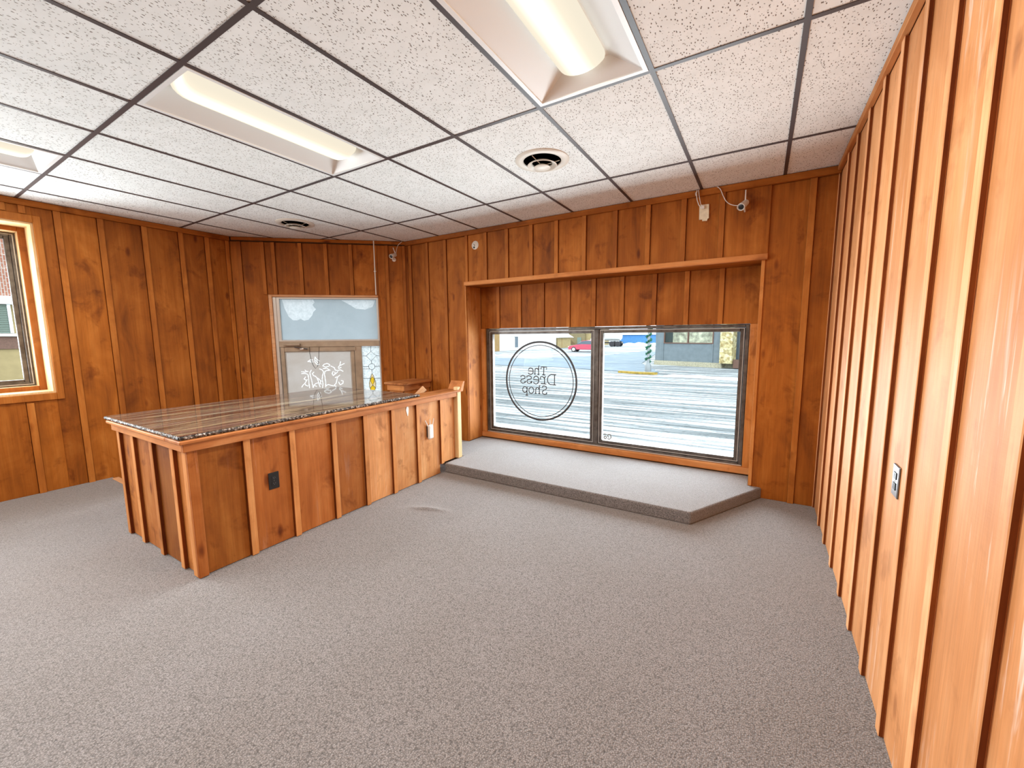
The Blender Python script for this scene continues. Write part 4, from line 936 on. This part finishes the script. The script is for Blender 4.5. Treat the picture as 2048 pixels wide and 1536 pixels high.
# blue-grey shop across the street
bl = frame_at('blue_building', (-5.53, 29.1), (.53, 27.0), 'blue-grey building with a shop window and stone column across the street', 'building')
zb = .03 + .75                                    # local height of z = 0
def lb2(name, x0, x1, y0, y1, z0, z1, mat, par=bl, b=0.0): return MB().box(x0, x1, y0, y1, z0 + zb, z1 + zb, b).build(name, mat, par)
lb2('wall', 0, 4.85, 0.0, 6, -.74 + .28, .78, BLUEW); lb2('wall', 0, .66, 0, 6, .781, 3.4, BLUEW); lb2('wall', 4.2, 4.85, 0, 6, .781, 3.4, BLUEW); lb2('wall', .661, 4.199, 0, 6, 2.6, 3.4, BLUEW)
lb2('wall', 4.85, 12, .5, 6, -.46, 3.4, BLUED)
lb2('stone_base', -.05, 4.8, -.06, 5.9, -.78, -.461, STONEY); lb2('stone_base', 4.8, 12, .40, 5.9, -.78, -.461, STONEY)
lb2('corner_trim', .58, .66, -.04, 0, -.46, .78, BLUEW); lb2('corner_trim', 4.13, 4.2, -.04, 0, -.46, .78, BLUEW)
wf = MB()
for x0, x1, z0, z1 in ((.661, .73, .781, 2.6), (2.42, 2.50, .781, 2.6), (4.13, 4.199, .781, 2.6), (.73, 2.42, .781, .85), (2.50, 4.13, .781, .85)): wf.box(x0, x1, -.04, .08, z0 + zb, z1 + zb)
wf.build('window_frame', PINK, bl)
SHELF = glow_free('shop_interior', (.7, .64, .5), vary=.5, vs=3.5)
lb2('pane', .73, 2.42, .03, .035, .85, 2.6, GLASS); lb2('pane', 2.50, 4.13, .03, .035, .85, 2.6, GLASS); lb2('shop_interior', .68, 4.18, 1.2, 1.3, .79, 2.6, SHELF)
lb2('stone_column', 4.72, 5.48, -.25, .39, -.46, 3.4, STONEM)
lb2('shop_door', 5.60, 6.60, .44, .499, -.46, 1.9, BLUED); lb2('door_glass', 5.78, 6.42, .42, .439, .2, 1.7, CARGL); lb2('notice', 5.9, 6.3, .405, .419, .25, .62, WHITEW); lb2('notice', 5.95, 6.35, .405, .419, 1.25, 1.4, WHITEW)
lb2('planter', 5.52, 5.92, -.1, .3, -.74, -.2, PINK)
lb2('roof', -.3, 12.3, -.4, 6.3, 3.401, 3.6, TANW)
# white building and its column
wb = frame_at('white_building', (-31.3, 46.4), (-28.5, 61.0), 'long white building with a dark doorway beyond the street', 'building')
def wbx(name, x0, x1, y0, y1, z0, z1, mat): return MB().box(x0, x1, y0, y1, z0 + zb, z1 + zb).build(name, mat, wb)
wbx('wall', -8, 14.7, 0, 8, -.78, 3.2, WHITEW); wbx('roof', -8.3, 15, -.4, 8.4, 3.201, 3.4, CLEAN)
wbx('brown_column', -1.2, .45, -.5, -.001, -.78, 3.2, BROWNM); wbx('door', 3.4, 4.2, -.06, -.001, -.7, 1.25, WHITEW); wbx('dark_doorway', 4.25, 4.95, -.05, -.001, -.35, 1.22, CARGL); wbx('door_hood', 3.3, 5.1, -.35, -.001, 1.27, 1.36, CLEAN)
ga = frame_at('tan_garage', (-28.45, 61.3), (-27.7, 65.2), 'small tan garage with a snowy roof right of the white building', 'garage')
def gbx(par, name, x0, x1, y0, y1, z0, z1, mat): return MB().box(x0, x1, y0, y1, z0 + zb, z1 + zb).build(name, mat, par)
gbx(ga, 'wall', 0, 3.9, 0, 5, -.78, 1.0, TANW); gbx(ga, 'corner_post', 1.20, 1.30, -.03, 0, -.78, 1.0, BROWNM)
MB().prism([(-.3, 1.0 + zb), (4.3, 1.0 + zb), (2.2, 1.75 + zb)], -.4, 5.3, axis='y').build('roof', CLEAN, ga)
hs = empty('tan_house', (-34.6, 80, GZ - .03), .05); tag(hs, 'tan house with an outside stair and green door behind the garage', 'house')
gbx(hs, 'wall', 0, 3.7, 0, 7, -.78, 4, TAND); gbx(hs, 'door', 2.0, 2.9, -.06, -.001, -.7, .9, GREENS); gbx(hs, 'side_wing', 3.701, 7.2, .5, 6, -.78, 3.0, TANW)
gbx(hs, 'window', 5.0, 5.6, .44, .499, -.1, .8, CARGL); MB().prism([(-.3, 4 + zb), (4, 4 + zb), (1.8, 5.2 + zb)], -.3, 7.3, axis='y').build('roof', CLEAN, hs)
m = MB()
for k in range(8): m.box(-.1 + .22 * k, .12 + .22 * k, -1.0, -.06, .75 - .2 * k + zb, .80 - .2 * k + zb)
m.tube([(0, -1, 1.5 + zb), (1.7, -1, -.1 + zb)], .04, 4); m.build('stair', BROWNM, hs)
sb = empty('blue_storage_building', (-27.0, 92, GZ - .03), .0); tag(sb, 'long low blue building at the far end of the street', 'building')
gbx(sb, 'wall', 0, 9.2, 0, 10, -.78, 1.35, STOREB); gbx(sb, 'roof', -.2, 9.4, -.4, 10.2, 1.351, 1.6, CLEAN)
gbx(sb, 'end_wall', 9.6, 15, 1, 9, -.78, 3, WHITEW); gbx(sb, 'window', 10.2, 10.6, .94, .999, .1, 1.3, CARGL); gbx(sb, 'window', 11.0, 11.4, .94, .999, .1, 1.3, CARGL)

# red car
def car():
    t = empty('red_car', (-18.6, 48.8, GZ - .03), .10); tag(t, 'red hatchback car parked by the garage across the street', 'car')
    body = [(-2.1, .30), (-2.12, .62), (-1.95, .80), (-1.0, .95), (-.35, 1.02), (1.95, .98), (2.15, .85), (2.18, .40), (2.0, .28)]
    cabin = [(-1.05, .96), (-.35, 1.38), (.3, 1.47), (1.35, 1.42), (1.95, .97)]
    def loft(prof, ws, name, mat, par):
        n = len(prof); V = []; F = []
        secs = [(-ws, .86), (-ws * .94, .97), (0, 1.0), (ws * .94, .97), (ws, .86)]
        cz = sum(p[1] for p in prof) / n; cx = sum(p[0] for p in prof) / n
        for y, s in secs:
            for x, z in prof: V.append((cx + (x - cx) * (s * .15 + .85), y, cz + (z - cz) * s))
        for i in range(len(secs) - 1):
            for k in range(n): F.append((i * n + k, i * n + (k + 1) % n, (i + 1) * n + (k + 1) % n, (i + 1) * n + k))
        F += [tuple(range(n)), tuple(range((len(secs) - 1) * n, len(secs) * n))[::-1]]
        return MB().add(V, F).build(name, mat, par, smooth=True)
    loft(body, .88, 'body', REDP, t); loft(cabin, .78, 'cabin_glass', CARGL, t)
    MB().prism([(-.40, 1.37), (.3, 1.45), (1.38, 1.40), (1.38, 1.45), (.3, 1.51), (-.42, 1.42)], -.72, .72, axis='y').build('roof_panel', REDP, t)
    for x in (-1.35, 1.35):
        for y in (-.86, .86):
            Qy = orient((0, 1 if y > 0 else -1, 0))
            w = MB().lathe([(.0001, .02), (.2, .03), (.24, .06), (.32, .05), (.335, -.02), (.335, -.16), (.0001, -.16)], 20, c=(x, y, .335), M=Qy).build('wheel', TYRE, t, smooth=True)
            MB().lathe([(.0001, .065), (.17, .07), (.21, .062)], 16, c=(x, y, .335), M=Qy).build('hubcap', PALEALU, w, smooth=True)
    for y in (-.62, .62): MB().box(-2.14, -2.02, y - .18, y + .18, .62, .74, .02).build('headlight', PLASTIC, t)
car()
def truck():
    t = empty('tanker_truck', (-23.4, 73, GZ - .03), -.02); tag(t, 'white tanker truck standing in front of the blue building far away', 'truck')
    MB().lathe([(.0001, -2.0), (.55, -1.95), (.82, -1.75), (.85, -1.6), (.85, 1.6), (.82, 1.75), (.55, 1.95), (.0001, 2.0)], 24, c=(.5, 0, 1.95), M=orient((1, 0, 0))).build('tank', TANKW, t, smooth=True)
    cabp = [(-3.2, .55), (-3.2, 1.5), (-2.55, 1.65), (-2.3, 2.45), (-1.6, 2.5), (-1.6, .55)]
    MB().prism(cabp, -.95, .95, axis='y').build('cab', TANKW, t); MB().prism([(-2.52, 1.68), (-2.3, 2.30), (-1.8, 2.32), (-1.8, 1.68)], -.97, .97, axis='y').build('cab_glass', CARGL, t)
    MB().box(-3.0, 2.6, -.45, .45, .6, .85).build('chassis', BLACK, t)
    for x in (-2.6, .9, 2.0):
        for y in (-.8, .8): MB().lathe([(.0001, .12), (.25, .14), (.45, .12), (.5, .05), (.5, -.1), (.0001, -.12)], 18, c=(x, y, .5), M=orient((0, 1, 0))).build('wheel', TYRE, t, smooth=True)
truck()
# lamp post wound with green garland, on a yellow kerbed island
lp_ = empty('street_lamp', (-4.40, 22.0, GZ - .03)); tag(lp_, 'grey street lamp post wound with green garland across the street', 'lamp post')
MB().lathe([(.26, 0), (.26, .06), (.19, .10), (.17, .45), (.11, .55), (.085, .60), (.075, 3.6), (.06, 5.2), (.0001, 5.2)], 18).build('post', POLE, lp_, smooth=True)
MB().lathe([(.0001, 5.2), (.14, 5.2), (.22, 5.45), (.16, 5.7), (.0001, 5.78)], 18).build('lamp_head', WHITE, lp_, smooth=True)
rn = random.Random(5); g = MB()
for k in range(900):
    s = k / 900; a = s * 2 * PI * 13 + rn.uniform(-.5, .5); r0 = .10; r1 = rn.uniform(.15, .24); z = .62 + s * 4.2 + rn.uniform(-.05, .05)
    w = .03; c0 = Vector((r0 * math.cos(a), r0 * math.sin(a), z)); c1 = Vector((r1 * math.cos(a + rn.uniform(-.4, .4)), r1 * math.sin(a), z + rn.uniform(-.08, .08)))
    g.add([c0 + Vector((0, 0, w)), c0 - Vector((0, 0, w)), c1, c0 + Vector((w, w, 0))], [(0, 1, 2), (0, 2, 3), (1, 3, 2), (0, 3, 1)])
g = g.build('garland', GARL, lp_); g['kind'] = 'stuff'
kb = MB(); kb.prism([(-5.95, 21.35), (-4.9, 21.05), (-3.85, 21.0), (-3.7, 21.25), (-4.9, 21.35), (-5.9, 21.6)], GZ - .03, GZ + .09); kb = kb.build('yellow_kerb', CURBY); tag(kb, 'yellow painted kerb at the foot of the garlanded lamp post', 'kerb')
# brick street front seen through the side window
fb_ = empty('brick_building', (-27, 0, GZ - .03), PI / 2); tag(fb_, 'red brick building with stone pier and green shutters outside the side window', 'building')
def fbx(name, y0, y1, d0, d1, z0, z1, mat, b=0): return MB().box(y0, y1, d0, d1, z0 + zb, z1 + zb, b).build(name, mat, fb_)
def onx27(y): return y
fbx('brick_wall', -12, 14, 0, 6, 3.35, 8, BRICKM); fbx('stone_pier', -.95, .62, -.45, -.001, -.78, 3.33, STONEM); fbx('stone_pier', -9, -4.0, -.45, -.001, -.78, 3.33, STONEM)
fbx('lintel', .625, 6, -.25, -.001, 2.98, 3.33, WHITEW); fbx('sill', .625, 6, -.2, -.001, 1.60, 1.72, WHITEW)
for k in range(16): fbx('shutter_slat', .70, 1.75, -.12, -.02, 1.74 + .077 * k, 1.74 + .077 * k + .062, GREENS)
fbx('shutter_frame', .625, .69, -.14, -.001, 1.74, 2.97, WHITEW); fbx('shutter_frame', 1.76, 1.86, -.14, -.001, 1.74, 2.97, WHITEW)
fbx('wall', .625, 14, 0, 6, -.78, 3.33, TANW); fbx('wall', -12, .62, 0, 6, -.78, 3.33, BLUED)
fbx('lower_panel', .80, 6, -.08, -.001, 1.05, 1.58, PINK); MB().tube([(.72, -.12, 1.6 + zb), (.72, -.12, -.7 + zb)], .05, 8).build('downpipe', POLE, fb_)
